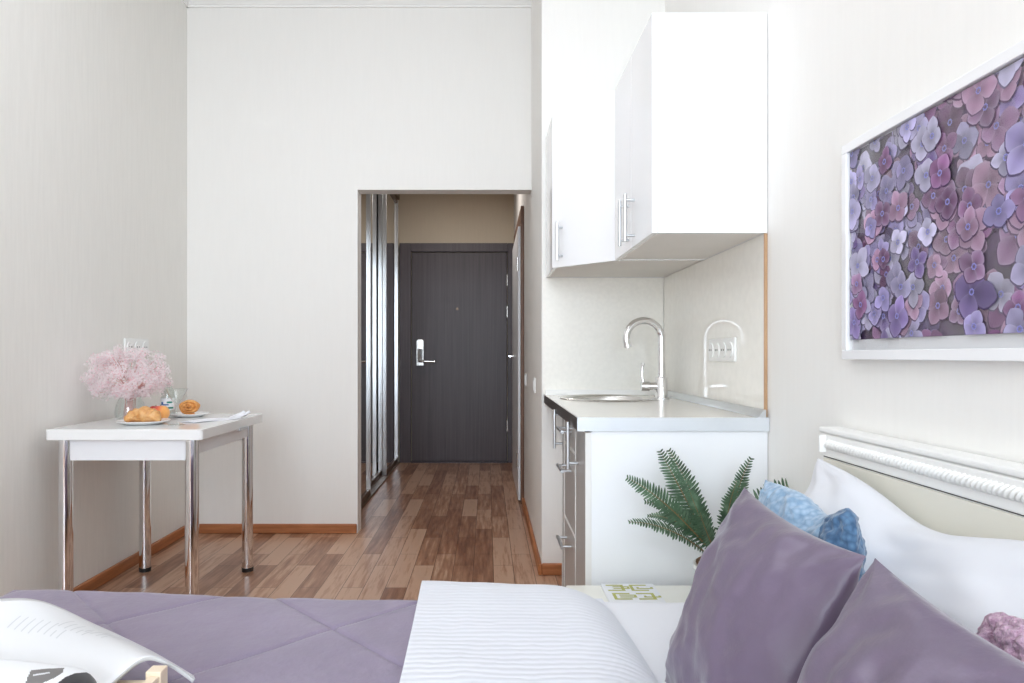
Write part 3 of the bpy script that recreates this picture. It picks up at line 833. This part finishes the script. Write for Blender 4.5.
# print: overlapping four-petal hydrangea florets as one flat coloured sheet
def print_mesh():
    bm = BM(); cl = bm.loops.layers.float_color.new('Col')
    u0, u1, v0, v1 = py0+f_+.004, py1-f_-.003, pz0+f_+.024, pz1-f_-.002
    X0 = XR-.0125
    rr = random.Random(21)
    def face(pts, cols, x):
        vs = [bm.verts.new((x, p[0], p[1])) for p in pts]
        f = bm.faces.new(vs)
        for l, c in zip(f.loops, cols): l[cl] = (c[0], c[1], c[2], 1)
    # background mottled squares
    n = 26
    for i in range(n):
        for j in range(18):
            def bc(i, j):
                y = u0+(u1-u0)*i/n; z = v0+(v1-v0)*j/18
                t = noise.noise(Vector((y*9, z*9, 1.3))); t2 = noise.noise(Vector((y*5, z*5, 7.7)))
                a = Vector(srgb(92, 66, 104)); g = Vector(srgb(104, 98, 106)); d = Vector(srgb(62, 38, 78))
                c = a.lerp(g, max(0, min(1, t*1.6+.2))); c = c.lerp(d, max(0, min(1, t2*1.8)))
                return c
            q = [(i, j), (i+1, j), (i+1, j+1), (i, j+1)]
            face([(u0+(u1-u0)*a/n, v0+(v1-v0)*b/18) for a, b in q], [bc(a, b) for a, b in q], X0)
    layer = [0]
    pal = [srgb(196, 188, 230), srgb(172, 160, 214), srgb(150, 128, 190), srgb(120, 92, 164), srgb(178, 134, 178), srgb(196, 152, 186), srgb(150, 96, 148), srgb(214, 208, 240)]
    def petal(c, ang, L, W, tilt, col, edge, base, step=1):
        """c centre (y,z); drawn as a fan of rings"""
        layer[0] += step
        x = X0 - .00001 - layer[0]*.0000035
        ca, sa = math.cos(ang), math.sin(ang)
        def at(t, s):
            w = W*math.sin(PI*min(1, t**1.12))**.8 if 0 < t < 1 else 0
            if t >= 1: w = 0
            lx = L*t; ly = w*s
            lx2 = lx*tilt[0]
            p = (ca*lx2 - sa*ly, sa*lx2 + ca*ly)
            return (c[0]+p[0], c[1]+p[1])
        T = [0, .08, .2, .38, .58, .76, .9, .97, 1.0]; Sg = [-1, -.6, -.15, .15, .6, 1]
        def colat(t, s):
            k = min(1, abs(s)**2*.6 + max(0, t-.6)*1.0)
            cc = Vector(base).lerp(Vector(col), min(1, t*1.7)).lerp(Vector(edge), k*.75)
            vein = .93 if abs(s) < .2 else 1
            return cc*vein
        # shade of the photographed gap beneath the petal belongs to the printed image
        for i in range(len(T)-1):
            for j in range(len(Sg)-1):
                q = [(T[i], Sg[j]), (T[i+1], Sg[j]), (T[i+1], Sg[j+1]), (T[i], Sg[j+1])]
                pts = [at(*a) for a in q]; cols = [colat(*a) for a in q]
                if i == 0: pts = [pts[0], pts[1], pts[2]]; cols = cols[:3]
                if i == len(T)-2: pts = [pts[0], pts[1], pts[3]]; cols = [cols[0], cols[1], cols[3]]
                face(pts, cols, x)
    def floret(c, R, warm, light):
        a0 = rr.uniform(0, PI/2); sq = rr.uniform(.6, 1.0)
        i0 = rr.random()
        base_i = rr.choice([0, 1, 7]) if light else rr.choice([2, 3, 1, 6])
        if warm: base_i = rr.choice([4, 5, 6, 5])
        col = Vector(pal[base_i])*rr.uniform(.55, 1.12)
        edge = col.lerp(Vector(srgb(226, 220, 242)), rr.uniform(.1, .6)); base = col*.36
        dark = col.lerp(Vector(srgb(58, 36, 78)), .8)
        P4 = []
        for k in range(4):
            P4.append((a0+k*PI/2+rr.uniform(-.22, .22), R*rr.uniform(.85, 1.12), R*rr.uniform(.36, .47), (rr.uniform(.7, 1.0), 1)))
        for a, L, W, tl in P4:
            petal((c[0]+.001, c[1]-.0018), a, L*1.03, W*1.05, tl, dark, dark, dark, .05)
        for a, L, W, tl in P4:
            k = rr.uniform(.62, 1.12)
            petal(c, a, L, W, tl, col*k, edge*k, base)
        for k in range(7):
            a = k*PI*2/7
            petal((c[0]+.0025*math.cos(a), c[1]+.0025*math.sin(a)), a, .004, .0022, (1, 1), srgb(120, 120, 200), srgb(190, 190, 236), srgb(80, 80, 160), .05)
    for i in range(460):
        y = rr.uniform(u0-.03, u1+.03); z = rr.uniform(v0-.03, v1+.03)
        far = (y-u0)/(u1-u0)   # 1 at the left side of the picture as seen
        up = (z-v0)/(v1-v0)
        # gaps of dark leaf
        if noise.noise(Vector((y*6, z*6, 4.2))) .__abs__() < .05 and rr.random() < .6: continue
        warm = rr.random() < (.62 if far < .62 else .15)
        light = rr.random() < (.7 if up > .45 or far > .8 else .5)
        floret((y, z), rr.uniform(.030, .050)*(1.12 if far < .6 else .95), warm, light)
    for co, no in (((0, u0, 0), (0, -1, 0)), ((0, u1, 0), (0, 1, 0)), ((0, 0, v0), (0, 0, -1)), ((0, 0, v1), (0, 0, 1))):
        bmesh.ops.bisect_plane(bm, geom=bm.verts[:]+bm.edges[:]+bm.faces[:], plane_co=co, plane_no=no, clear_outer=True)
    return bm
obj('flower_image', print_mesh(), 'print', fr)
obj('picture_pane', B(XR-.0182, XR-.0165, py0+f_, py1-f_, pz0+f_, pz1-f_), 'picglass', fr)

# ---------------------------------------------------------------- bed
BX0, BX1, BYN, BYF = -1.12, .79, .03, 1.63
bed = thing('bed', 'double bed with white carved headboard standing against right wall', 'bed', (-.15, .83, 0))
hx = .80
bm = BM()
box(bm, hx, XR-.006, BYN-.02, BYF+.005, .25, .866); 
obj('headboard', bm, 'head_white', bed, bev=.004)
hb = bed
obj('headboard_cap', B(hx-.006, XR-.004, BYN-.03, BYF+.008, .866, .879), 'head_white', bed, bev=.005, seg=3)
obj('headboard_band', B(hx-.006, hx, BYN, BYF, .812, .864), 'head_white', bed, bev=.003)
o = obj('headboard_groove', B(hx-.0015, hx+.001, BYN, BYF-.01, .8098, .812), 'blackline', bed); o['label'] = 'thin dark groove'
o = obj('headboard_panel', B(hx-.004, hx, BYN+.01, BYF-.012, .40, .808), 'head_cream', bed, bev=.002); o['label'] = 'cream inset panel'
bm = BM()
y = BYF-.04; k = 0
while y > BYN+.05:
    tq = Matrix.Rotation(math.radians(38), 4, 'X')
    mt = Matrix.Translation((hx-.006, y, .842)) @ tq @ Matrix.Diagonal((.010, .0058, .0145, 1))
    bmesh.ops.create_icosphere(bm, subdivisions=2, radius=1, matrix=mt); y -= .0118
smooth(bm)
box(bm, hx-.024, hx-.008, BYF-.036, BYF-.030, .824, .862)
obj('rope_carving', bm, 'head_white', bed)
bm = BM()
box(bm, BX0+.03, hx, BYF-.03, BYF-.005, .12, .30); box(bm, BX0+.03, hx, BYN, BYN+.025, .12, .30); box(bm, BX0+.005, BX0+.03, BYN, BYF-.005, .12, .30)
box(bm, BX0+.03, hx, BYN+.025, BYF-.03, .24, .26)
obj('bed_frame', bm, 'head_white', bed, bev=.005)
for lx in (BX0+.08, .70):
    for ly in (BYN+.07, BYF-.08):
        bm = BM(); box(bm, lx-.025, lx+.025, ly-.025, ly+.025, 0, .24); obj('leg', bm, 'head_white', bed, bev=.004)

def rbox(bm, x0, x1, y0, y1, z0, z1, r, n=5):
    box(bm, x0, x1, y0, y1, z0, z1)
bm = BM(); box(bm, BX0+.035, .782, BYN+.03, BYF-.035, .262, .465)
tag(obj('mattress', bm, 'sheet', bev=.045, seg=6), 'white sheeted mattress lying in the bed frame', 'mattress')

# fitted white sheet hangs over the mattress on the pillow side
def drape(u_x0, u_x1, y_far, y_near, top, drop, thick, name, mat, nx, ny, extra=None, left_drop=False, r=.035):
    """cloth lying on the bed: top plane + rounded hang over the far side (and the foot)"""
    bm = BM()
    ly = (y_far - y_near); tot = ly + drop
    def prof(s):
        # s: distance measured from far edge, negative = down the side. returns (y, dz)
        if s >= r: return y_far - s, 0
        a = PI*r/2
        if s > r - a:
            t = (r - s)/r
            return y_far - r + r*math.sin(t), -(r - r*math.cos(t))
        d = (r - a) - s
        return y_far + .004*math.sin(d*20), -r - d
    def profx(s):
        if s >= r: return u_x0 + s, 0
        a = PI*r/2
        if s > r-a:
            t = (r-s)/r
            return u_x0 + r - r*math.sin(t), -(r-r*math.cos(t))
        d = (r-a)-s
        return u_x0, -r-d
    def fn(u, v):
        sy = (r-PI*r/2-drop) + v*(ly - (r-PI*r/2-drop))
        y, dz = prof(sy)
        if left_drop:
            sx = (r-PI*r/2-drop) + u*((u_x1-u_x0) - (r-PI*r/2-drop)); x, dx = profx(sx)
        else: x, dx = u_x0 + u*(u_x1-u_x0), 0
        z = top + min(dz, dx) if left_drop and (dz < 0 and dx < 0) else top + dz + dx
        p = Vector((x, y, z))
        if extra: p = extra(p, u, v, dz, dx)
        return p
    grid(bm, nx, ny, fn)
    bmesh.ops.recalc_face_normals(bm, faces=bm.faces)
    if sum(f.normal.z for f in bm.faces) < 0: bmesh.ops.reverse_faces(bm, faces=bm.faces)
    return obj(name, bm, mat, solid=thick)

def ex_sheet(p, u, v, dz, dx):
    p.z += .003*noise.noise(p*7)
    return p
tag(drape(-.10, .775, BYF-.004, BYN+.10, .470, .16, .004, 'bed_sheet', 'sheet', 60, 100, ex_sheet),
    'smooth white bed sheet spread under the pillows', 'sheet')

def ex_spread(p, u, v, dz, dx):
    if dz > -.02 and dx > -.02:
        def groove(c):
            t = (c % .47); t = min(t, .47-t)
            return math.exp(-(t/.0055)**2)*.0048 + math.exp(-(t/.03)**2)*.0012
        h = groove(p.x+p.y-.63) + groove(p.y-p.x-1.74)
        p.z += -h + .003*noise.noise(Vector((p.x*5, p.y*5, 3.1))) + .0016*noise.noise(Vector((p.x*13, p.y*13, 1.1)))
        p.z += -.014*max(0, min(1, (p.x+1.0)/.9)) + .007 + .012*max(0, min(1, (-.5-p.x)/.5))
    else:
        p.y += .006*math.sin(p.x*28)*min(1, -dz*4)
    return p
tag(drape(-1.145, -.128, BYF+.008, BYN-.0, .484, .30, .004, 'bedspread', 'purple_spread', 250, 370, ex_spread, True, .06),
    'mauve satin bedspread quilted in large diamonds over the foot of the bed', 'bedspread')

# folded white duvet
bm = BM()
dx0, dx1 = -.152, .268; dyf, dyn = 1.612, .25
def duv_profile(u):
    # cross-section across X, closed loop: top left->right then underside
    pass
nu, nv = 56, 90
def dtop(u, v):
    x = dx0 + (dx1-dx0)*u; y = dyf - (dyf-dyn)*v
    e = max(0, (u-.72)/.28)
    z = .486 + .044*(1-e**2.2) + .0035*noise.noise(Vector((x*7, y*7, 0)))
    x += .02*math.sin(v*5)*u + (.018*v*3 if v < .33 else .018)*u*(.4) + .014*(1-u)*math.sin(v*3)
    y -= .022*u**1.5*(1-v)
    k = math.exp(-v*50); z -= .014*k + .01*u*math.exp(-v*14)
    y += .004*k*math.sin(u*20)
    return Vector((x, y, z))
T = grid(bm, nu, nv, dtop)
def dbot(u, v):
    p = dtop(u, v); q = Vector((p.x, p.y, .482)); return q
Bt = grid(bm, nu, nv, dbot)
for i in range(nu-1):
    for (j) in (0, nv-1):
        bm.faces.new([T[i][j], Bt[i][j], Bt[i+1][j], T[i+1][j]])
for j in range(nv-1):
    for i in (0, nu-1):
        bm.faces.new([T[i][j], T[i][j+1], Bt[i][j+1], Bt[i][j]])
bmesh.ops.recalc_face_normals(bm, faces=bm.faces); smooth(bm)
tag(obj('folded_duvet', bm, 'duvet', bev=.012, seg=3), 'white seersucker duvet folded in a strip across the middle of the bed', 'duvet')

# pillows
def pillow(name, mat, P1, P2, P3, P4, thick, label, cat, group=None, n=56, pinch=.07, power=2.2, wr=.004, seed=0, fuzz=0, ffreq=60, extra=None, round_=0):
    P1, P2, P3, P4 = [Vector(p) for p in (P1, P2, P3, P4)]
    C = (P1+P2+P3+P4)/4; U = (P4-P1+P3-P2)/4; V = (P2-P1+P3-P4)/4
    N = V.cross(U).normalized()
    if N.x > 0: N = -N           # front face looks to the room
    bm = BM(); sheets = []
    for sg in (1, -1):
        def fn(u, v):
            s, t = 2*u-1, 2*v-1
            s = math.sin(s*PI/2)*.55 + s*.45; t = math.sin(t*PI/2)*.55 + t*.45
            s2 = s*(1-pinch*(1-t*t)); t2 = t*(1-pinch*(1-s*s))
            if round_:
                m = (1-round_*(s*s*t*t)); s2 *= m; t2 *= m
            prof = ((1-abs(s)**power)*(1-abs(t)**power))
            prof = max(0, prof)**.55
            p = C + U*s2 + V*t2 + N*(sg*thick/2*prof)
            w = noise.noise(Vector((s*2.2+seed, t*2.2, sg*3.0)))*wr*2 + noise.noise(Vector((s*5+seed, t*5, sg*7.0)))*wr
            # creases running in from the corners
            r = math.hypot(1-abs(s), 1-abs(t)); ang = math.atan2(1-abs(t), 1-abs(s)+1e-6)
            w += wr*1.3*math.sin(ang*9+seed)*math.exp(-r*3.2)*min(1, r*6)
            p += N*(sg*w*min(1, prof*2.5))
            if fuzz and prof >= 0:
                f = noise.noise(p*ffreq)*fuzz + noise.noise(p*ffreq*2.3)*fuzz*.5
                p += N*(sg*f*min(1, prof*4)) + (U.normalized()*s + V.normalized()*t)*f*.6*(1-min(1, prof*1.5))
            if extra: p = extra(p, s, t)
            p.z = max(p.z, .4765)
            return p
        vs = grid(bm, n, n, fn); sheets.append(vs)
    a, b = sheets
    bmesh.ops.remove_doubles(bm, verts=bm.verts, dist=.0012)
    bmesh.ops.recalc_face_normals(bm, faces=bm.faces)
    if fuzz:
        smooth(bm)
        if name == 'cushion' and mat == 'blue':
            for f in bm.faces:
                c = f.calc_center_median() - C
                if c.dot(U)/U.length_squared > .50: f.material_index = 1  # folded corner gets the painted shade
            mat = ['blue', 'blue_shaded']
    return tag(obj(name, bm, mat, auto=not fuzz), label, cat, group)

def quad(P1, P2, P3):
    return P1, P2, P3, Vector(P1)+Vector(P3)-Vector(P2)

pillow('cushion', 'purple', *quad(Vector((.312, 1.20, .477)), P(744, 487, 1.25), P(866, 556, .905)), .14,
       'mauve satin cushion leaning in front of the blue plush cushion', 'cushion', 'mauve satin cushions', pinch=.075, seed=2, wr=.006)
pillow('cushion', 'purple', *quad(Vector((.285, .84, .475)), P(875, 558, .862), Vector((.515, .49, .765))), .14,
       'mauve satin cushion leaning in front of the pink fluffy cushion', 'cushion', 'mauve satin cushions', pinch=.075, seed=9, wr=.006)
def bluefold(p, s, t):
    if t > -.5:
        k = (t+.5)/1.5
        p.z -= .030*k*math.exp(-((s-.30)/.34)**2)
        p.z -= .030*k*max(0, (s-.75)/.25)**2
        p.x -= .020*k*max(0, (s-.45)/.55)
    return p
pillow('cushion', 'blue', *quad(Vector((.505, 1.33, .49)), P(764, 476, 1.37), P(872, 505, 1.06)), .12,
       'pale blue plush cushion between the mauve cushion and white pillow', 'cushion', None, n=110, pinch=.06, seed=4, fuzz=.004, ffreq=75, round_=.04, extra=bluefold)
pillow('cushion', 'pink', Vector((.55, .80, .50)), P(966, 588, .80), Vector((.61, .44, .78)), Vector((.57, .43, .50)), .10,
       'pink fluffy cushion beside the white pillow', 'cushion', None, n=170, pinch=.02, seed=5, fuzz=.006, ffreq=85, round_=.16)
def sag(p, s, t):
    k = math.exp(-((s-.1)/.45)**2)
    if t > -.4: p.z -= .045*k*(t+.4)/1.4
    return p
pillow('bed_pillow', 'sheet', Vector((.64, 1.53, .475)), Vector((.752, 1.565, .818)), Vector((.745, .80, .805)), Vector((.62, .78, .475)), .14,
       'large white bed pillow leaning on the cream headboard', 'pillow', None, n=70, pinch=.05, seed=6, wr=.006, extra=sag)

# ---------------------------------------------------------------- bedside table, book, fern
NZ = .363
ns = thing('bedside_table', 'low cream bedside table between the bed and kitchen base unit', 'bedside table', (.54, 1.87, 0))
nx0, nx1, ny0, ny1 = .235, .835, 1.70, 2.04
obj('table_top', B(nx0, nx1, ny0, ny1, NZ-.022, NZ), 'cream', ns, bev=.004)
bm = BM(); box(bm, nx0+.02, nx1-.02, ny0+.015, ny1-.01, .06, NZ-.022); obj('body', bm, 'cream', ns, bev=.003)
for lx in (nx0+.045, nx1-.045):
    for ly in (ny0+.04, ny1-.035):
        bm = BM(); box(bm, lx-.02, lx+.02, ly-.02, ly+.02, 0, .06); obj('leg', bm, 'cream', ns, bev=.003)
d = obj('drawer', B(nx0+.001, nx0+.02, ny0+.02, ny1-.02, .12, NZ-.03), 'cream', ns, bev=.003)
bm = BM(); bmesh.ops.create_uvsphere(bm, u_segments=16, v_segments=10, radius=.013, matrix=Matrix.Translation((nx0-.012, 1.87, .24))); smooth(bm); obj('knob', bm, 'steel', d)

# white booklet with olive meander print
bm = BM()
kx0, kx1, ky0, ky1 = .338, .492, 1.875, 2.03; kz = NZ+.007
box(bm, kx0, kx1, ky0, ky1, NZ+.0006, kz)
def ring(bm, x0, x1, y0, y1, w, z, gaps=()):
    for i, (a, b, c, d_) in enumerate(((x0, x1, y0, y0+w), (x0, x1, y1-w, y1), (x0, x0+w, y0+w, y1-w), (x1-w, x1, y0+w, y1-w))):
        if i in gaps: continue
        vs = [bm.verts.new(p) for p in ((a, c, z), (b, c, z), (b, d_, z), (a, d_, z))]
        bm.faces.new(vs).material_index = 1
zz = kz+.0005
wv = .009
for row in range(2):
    for cidx in range(2):
        ox = kx0+.012+cidx*.068 + (.006 if row else 0); oy = ky1-.010-row*.070
        ring(bm, ox, ox+.050, oy-.052, oy, wv, zz, (3,) if (row+cidx) % 2 else (2,))
        ring(bm, ox+.018, ox+.066, oy-.036, oy-.014, wv*.8, zz+.0002, (2,) if cidx == 0 else (1,))
tag(obj('booklet', bm, ['paper', 'olive']), 'white booklet with olive meander pattern on the bedside table', 'booklet')

fx, fy = .652, 1.885
pf = thing('potted_fern', 'green fern in white pot on the bedside table', 'plant', (fx, fy, NZ))
bm = BM(); lathe(bm, [(0, .001), (.052, .001), (.056, .006), (.074, .095), (.080, .098), (.080, .108), (.072, .108), (.070, .09), (.054, .01), (0, .008)], fx, fy, NZ, 40); obj('pot', bm, 'pot', pf)
bm = BM()
grid(bm, 18, 18, lambda u, v: (fx+(lambda s, t: s*math.sqrt(1-t*t/2))(2*u-1, 2*v-1)*.073, fy+(lambda s, t: t*math.sqrt(1-s*s/2))(2*u-1, 2*v-1)*.073, NZ+.108+.010*noise.noise(Vector((u*9, v*9, 0)))+.012*(1-((2*u-1)**2+(2*v-1)**2)/2)))
obj('soil', bm, 'soil', pf)
def frond(tip, ctrl, width, face, npair=26, base=None, fold=.25):
    b0 = base or Vector((fx+random.uniform(-.02, .02), fy+random.uniform(-.02, .02), NZ+.11))
    tip = Vector(tip); ctrl = Vector(ctrl); face = Vector(face).normalized()
    bez = lambda t: b0*(1-t)**2 + ctrl*2*t*(1-t) + tip*t*t
    bm = BM(); N = 24
    tube(bm, [bez(i/N) for i in range(N+1)], [.0028*(1-.8*i/N) for i in range(N+1)], 6, mi=1)
    for k in range(npair):
        t = .16 + .83*k/(npair-1)
        p = bez(t); tg = (bez(min(1, t+.02))-bez(max(0, t-.02))).normalized()
        sd = tg.cross(face).normalized(); nr = sd.cross(tg).normalized()
        prof = math.sin(PI*min(1, (t-.02)*.93))**.75 * (1.05-t*.5)*(1 if k % 2 else .93)
        L = max(.005, width*prof)
        wd = min(.0046, .0036*L/ max(width, .01)+.0017)
        for s in (-1, 1):
            d = (sd*s*.9 + tg*.42 + nr*(fold*random.uniform(.5, 1.3)) + Vector((0, 0, random.uniform(-.06, .06)))).normalized()
            wdir = d.cross(nr).normalized()
            L2 = L*random.uniform(.86, 1.1)
            rows = []
            for q, wq in ((0, .8), (.3, 1), (.65, .8), (.88, .45), (1.0, .05)):
                c = p + d*(L2*q) - nr*(L2*.22*q*q)
                rows.append((bm.verts.new(c - wdir*wd*wq), bm.verts.new(c + nr*.0006), bm.verts.new(c + wdir*wd*wq)))
            for r0, r1 in zip(rows, rows[1:]):
                bm.faces.new([r0[0], r0[1], r1[1], r1[0]]); bm.faces.new([r0[1], r0[2], r1[2], r1[1]])
    smooth(bm)
    obj('frond', bm, ['fern', 'stem'], pf)
CAM = Vector((0, -1, .35))
frond(P(627, 478, 1.86), P(668, 497, 1.86), .052, (0, -1, .5), 30)
frond(P(660, 451, 1.92), P(684, 495, 1.92), .056, (-.2, -1, .2), 30)
frond(P(669, 450, 1.97), P(694, 490, 1.97), .050, (.3, -1, .2), 28)
frond(P(751, 458, 1.90), P(727, 505, 1.90), .052, (.35, -1, .15), 30)
frond(P(737, 480, 1.80), P(722, 520, 1.82), .046, (.2, -1, .3), 26)
frond(P(813, 480, 1.93), P(752, 484, 1.95), .052, (0, -.7, .7), 28)
frond(P(629, 522, 1.80), P(675, 522, 1.82), .040, (-.1, -.55, .8), 28)
frond(P(648, 516, 1.93), P(680, 512, 1.90), .036, (-.1, -.5, .8), 24)
frond(P(645, 502, 1.88), P(685, 505, 1.88), .040, (-.1, -.7, .7), 26)
frond(P(690, 492, 1.84), P(700, 520, 1.84), .044, (-.2, -1, .4), 24)
frond(P(700, 512, 1.78), P(706, 535, 1.80), .040, (.1, -1, .5), 20)
frond(P(775, 500, 1.84), P(742, 505, 1.86), .044, (.1, -.7, .7), 22)

# ---------------------------------------------------------------- tray and magazine
tz0, tz1 = .505, .603
tr = thing('bed_tray', 'pale birch bed tray with square corner posts under the open magazine', 'tray', (-.74, .83, tz0))
qx0, qx1, qy0, qy1 = -1.0, -.460, .62, .985
pw = .022
for ax_, ay_ in ((qx0, qy0), (qx1-pw, qy0), (qx0, qy1-pw), (qx1-pw, qy1-pw)):
    obj('corner_post', B(ax_, ax_+pw, ay_, ay_+pw, tz0, tz1), 'birch', tr, bev=.0015)
for a in ((qx0+pw, qx1-pw, qy0+.003, qy0+.017), (qx0+pw, qx1-pw, qy1-.017, qy1-.003), (qx0+.003, qx0+.017, qy0+pw, qy1-pw), (qx1-.017, qx1-.003, qy0+pw, qy1-pw)):
    obj('side_rail', B(*a, tz1-.045, tz1-(.006 if a[0] > -.6 else .020)), 'birch', tr, bev=.001)
obj('tray_base', B(qx0+.017, qx1-.017, qy0+.017, qy1-.017, tz1-.050, tz1-.042), 'birch', tr)

def catmull(pts, t):
    n = len(pts)-1; f = t*n; i = min(n-1, int(f)); u = f-i
    p = lambda k: Vector(pts[max(0, min(n, k))])
    a, b, c, d = p(i-1), p(i), p(i+1), p(i+2)
    return .5*((2*b)+(c-a)*u+(2*a-5*b+4*c-d)*u*u+(3*b-a-3*c+d)*u**3)
mg = thing('magazine', 'open white magazine with curling pages lying across the birch tray', 'magazine', (-.75, 1.0, .575))
farE = [P(-160, 640, 1.14), P(-90, 618, 1.16), P(-30, 604, 1.18), P(35, 601, 1.19), P(95, 626, 1.19), P(150, 652, 1.19), P(193, 677, 1.17)]
nearE = [P(-60, 770, .78), P(10, 752, .80), P(70, 722, .86), P(108, 688, .935), P(143, 660, .985), P(168, 664, 1.0), P(194, 681, 1.01)]
def page(u, v): return catmull(farE, u).lerp(catmull(nearE, u), v)
bm = BM(); grid(bm, 60, 24, page)
pg = obj('right_page', bm, ['paper', 'paperedge'], mg, solid=.0055)
pg.modifiers['solid'].material_offset_rim = 1
bm = BM()
rt = random.Random(5)
for (u0_, v0_, n_l) in ((.37, .30, 4), (.43, .40, 4), (.50, .36, 5), (.57, .42, 4), (.63, .40, 4)):
    for r in range(n_l):
        a = u0_ + r*.012; vb = v0_ + r*.030; ln = rt.uniform(.03, .07)
        vs = []
        for k in range(7):
            u = a+ln*k/6; v = vb - 1.6*ln*k/6
            p = page(u, v); q = page(u+.002, v+.006)
            nn_ = (page(u+.01, v)-p).cross(page(u, v+.01)-p).normalized()
            if nn_.z < 0: nn_ = -nn_
            vs.append((bm.verts.new(p+nn_*.0032), bm.verts.new(q+nn_*.0032)))
        for k in range(6): bm.faces.new([vs[k][0], vs[k+1][0], vs[k+1][1], vs[k][1]])
obj('text_lines', bm, 'ink_text', pg)
# left page rolls up in front of it
ridge = [P(-120, 655, .93), P(0, 660, .93), P(55, 666, .925), P(84, 671, .92), P(100, 687, .915)]
foot = [P(-120, 760, .80), P(0, 765, .80), P(50, 765, .80), P(88, 765, .80), P(104, 765, .81)]
def roll(u, v):
    a = catmull(ridge, u); b = catmull(foot, u)
    p = a.lerp(b, v); p.z += .020*math.sin(PI*v)
    return p
def inside(x, y, poly):
    c = False; n = len(poly)
    for i in range(n):
        (x1_, y1_), (x2_, y2_) = poly[i], poly[i-1]
        if (y1_ > y) != (y2_ > y) and x < (x2_-x1_)*(y-y1_)/(y2_-y1_)+x1_: c = not c
    return c
GREY = [(24, 690), (27, 679), (31, 671), (45, 669.5), (64, 668.5), (63, 673), (54, 679), (44, 683), (36, 690)]
BLACK = [(48, 692), (57, 684), (66, 677.5), (75, 674), (86, 673), (92, 676), (96, 683), (97, 692)]
WORDS = [(33, 675.2), (50, 672.6), (50, 674.0), (33, 676.6)]
bm = BM(); grid(bm, 170, 110, roll)
for f in bm.faces:
    c = f.calc_center_median()
    X = VX + c.x*FX/c.y; Z = VY - (c.z-EYE)*FX/c.y
    if Z > 695: continue
    if inside(X, Z, WORDS): f.material_index = 3
    elif inside(X, Z, GREY): f.material_index = 1
    elif inside(X, Z, BLACK): f.material_index = 2
obj('left_page', bm, ['paper', 'ink_grey', 'ink_black', 'ink_text'], mg, solid=.002)

# ---------------------------------------------------------------- unseen fill lights added under the room and corridor ceilings
# lights -------------------------------------------------------------------
def area(name, loc, rot, sx, sy, power, col=(1, 1, 1)):
    l = bpy.data.lights.new(name, 'AREA'); l.shape = 'RECTANGLE'; l.size = sx; l.size_y = sy; l.energy = power; l.color = col
    o = bpy.data.objects.new(name, l); COL.objects.link(o); o.location = loc; o.rotation_euler = rot
    return o
area('window_light', ((WX0+WX1)/2, YB-.16, (WZ0+WZ1)/2), (PI/2, 0, 0), WX1-WX0, WZ1-WZ0, 214, (.81, .885, 1.0))
a = area('ceiling_fill', (-.55, 1.9, ZC-.07), (0, 0, 0), 1.3, 1.3, 13, (.87, .92, 1.0)); a.data.shape = 'DISK'  # added fill for the room, has no fixture
a = area('corridor_fill', (-.3, 5.4, 2.66), (0, 0, 0), .25, .25, 10, (1, .92, .86)); a.data.shape = 'DISK'  # added fill to brighten the corridor, no lamp modelled

w = bpy.data.worlds.new('World'); S.world = w; w.use_nodes = True
nt = w.node_tree; bg = nt.nodes['Background']
sky = nt.nodes.new('ShaderNodeTexSky'); sky.sky_type = 'HOSEK_WILKIE' if hasattr(sky, 'turbidity') else 'NISHITA'
sky.sun_direction = (0.3, -.5, .8)
sky.turbidity = 6
nt.links.new(sky.outputs[0], bg.inputs['Color']); bg.inputs['Strength'].default_value = 1.0

# ------------------------------------------------------------------ camera
cam = bpy.data.cameras.new('camera'); co = bpy.data.objects.new('camera', cam); COL.objects.link(co)
cam.sensor_fit = 'HORIZONTAL'; cam.sensor_width = 36; cam.lens = 36*FX/1024
cam.shift_x = (512-VX)/1024; cam.shift_y = (VY-341.5)/1024
cam.clip_start = .02
co.location = (0, 0, EYE); co.rotation_euler = (PI/2, 0, 0)
S.camera = co
S.cycles.use_denoising = True
S.cycles.max_bounces = 12; S.cycles.diffuse_bounces = 6; S.cycles.glossy_bounces = 6; S.cycles.transparent_max_bounces = 16
S.cycles.caustics_reflective = False; S.cycles.caustics_refractive = False
S.cycles.sample_clamp_indirect = 6
vs_ = S.view_settings
vs_.view_transform = 'Standard'; vs_.look = 'None'; vs_.gamma = 1; vs_.use_curve_mapping = False
vs_.exposure = 0.0
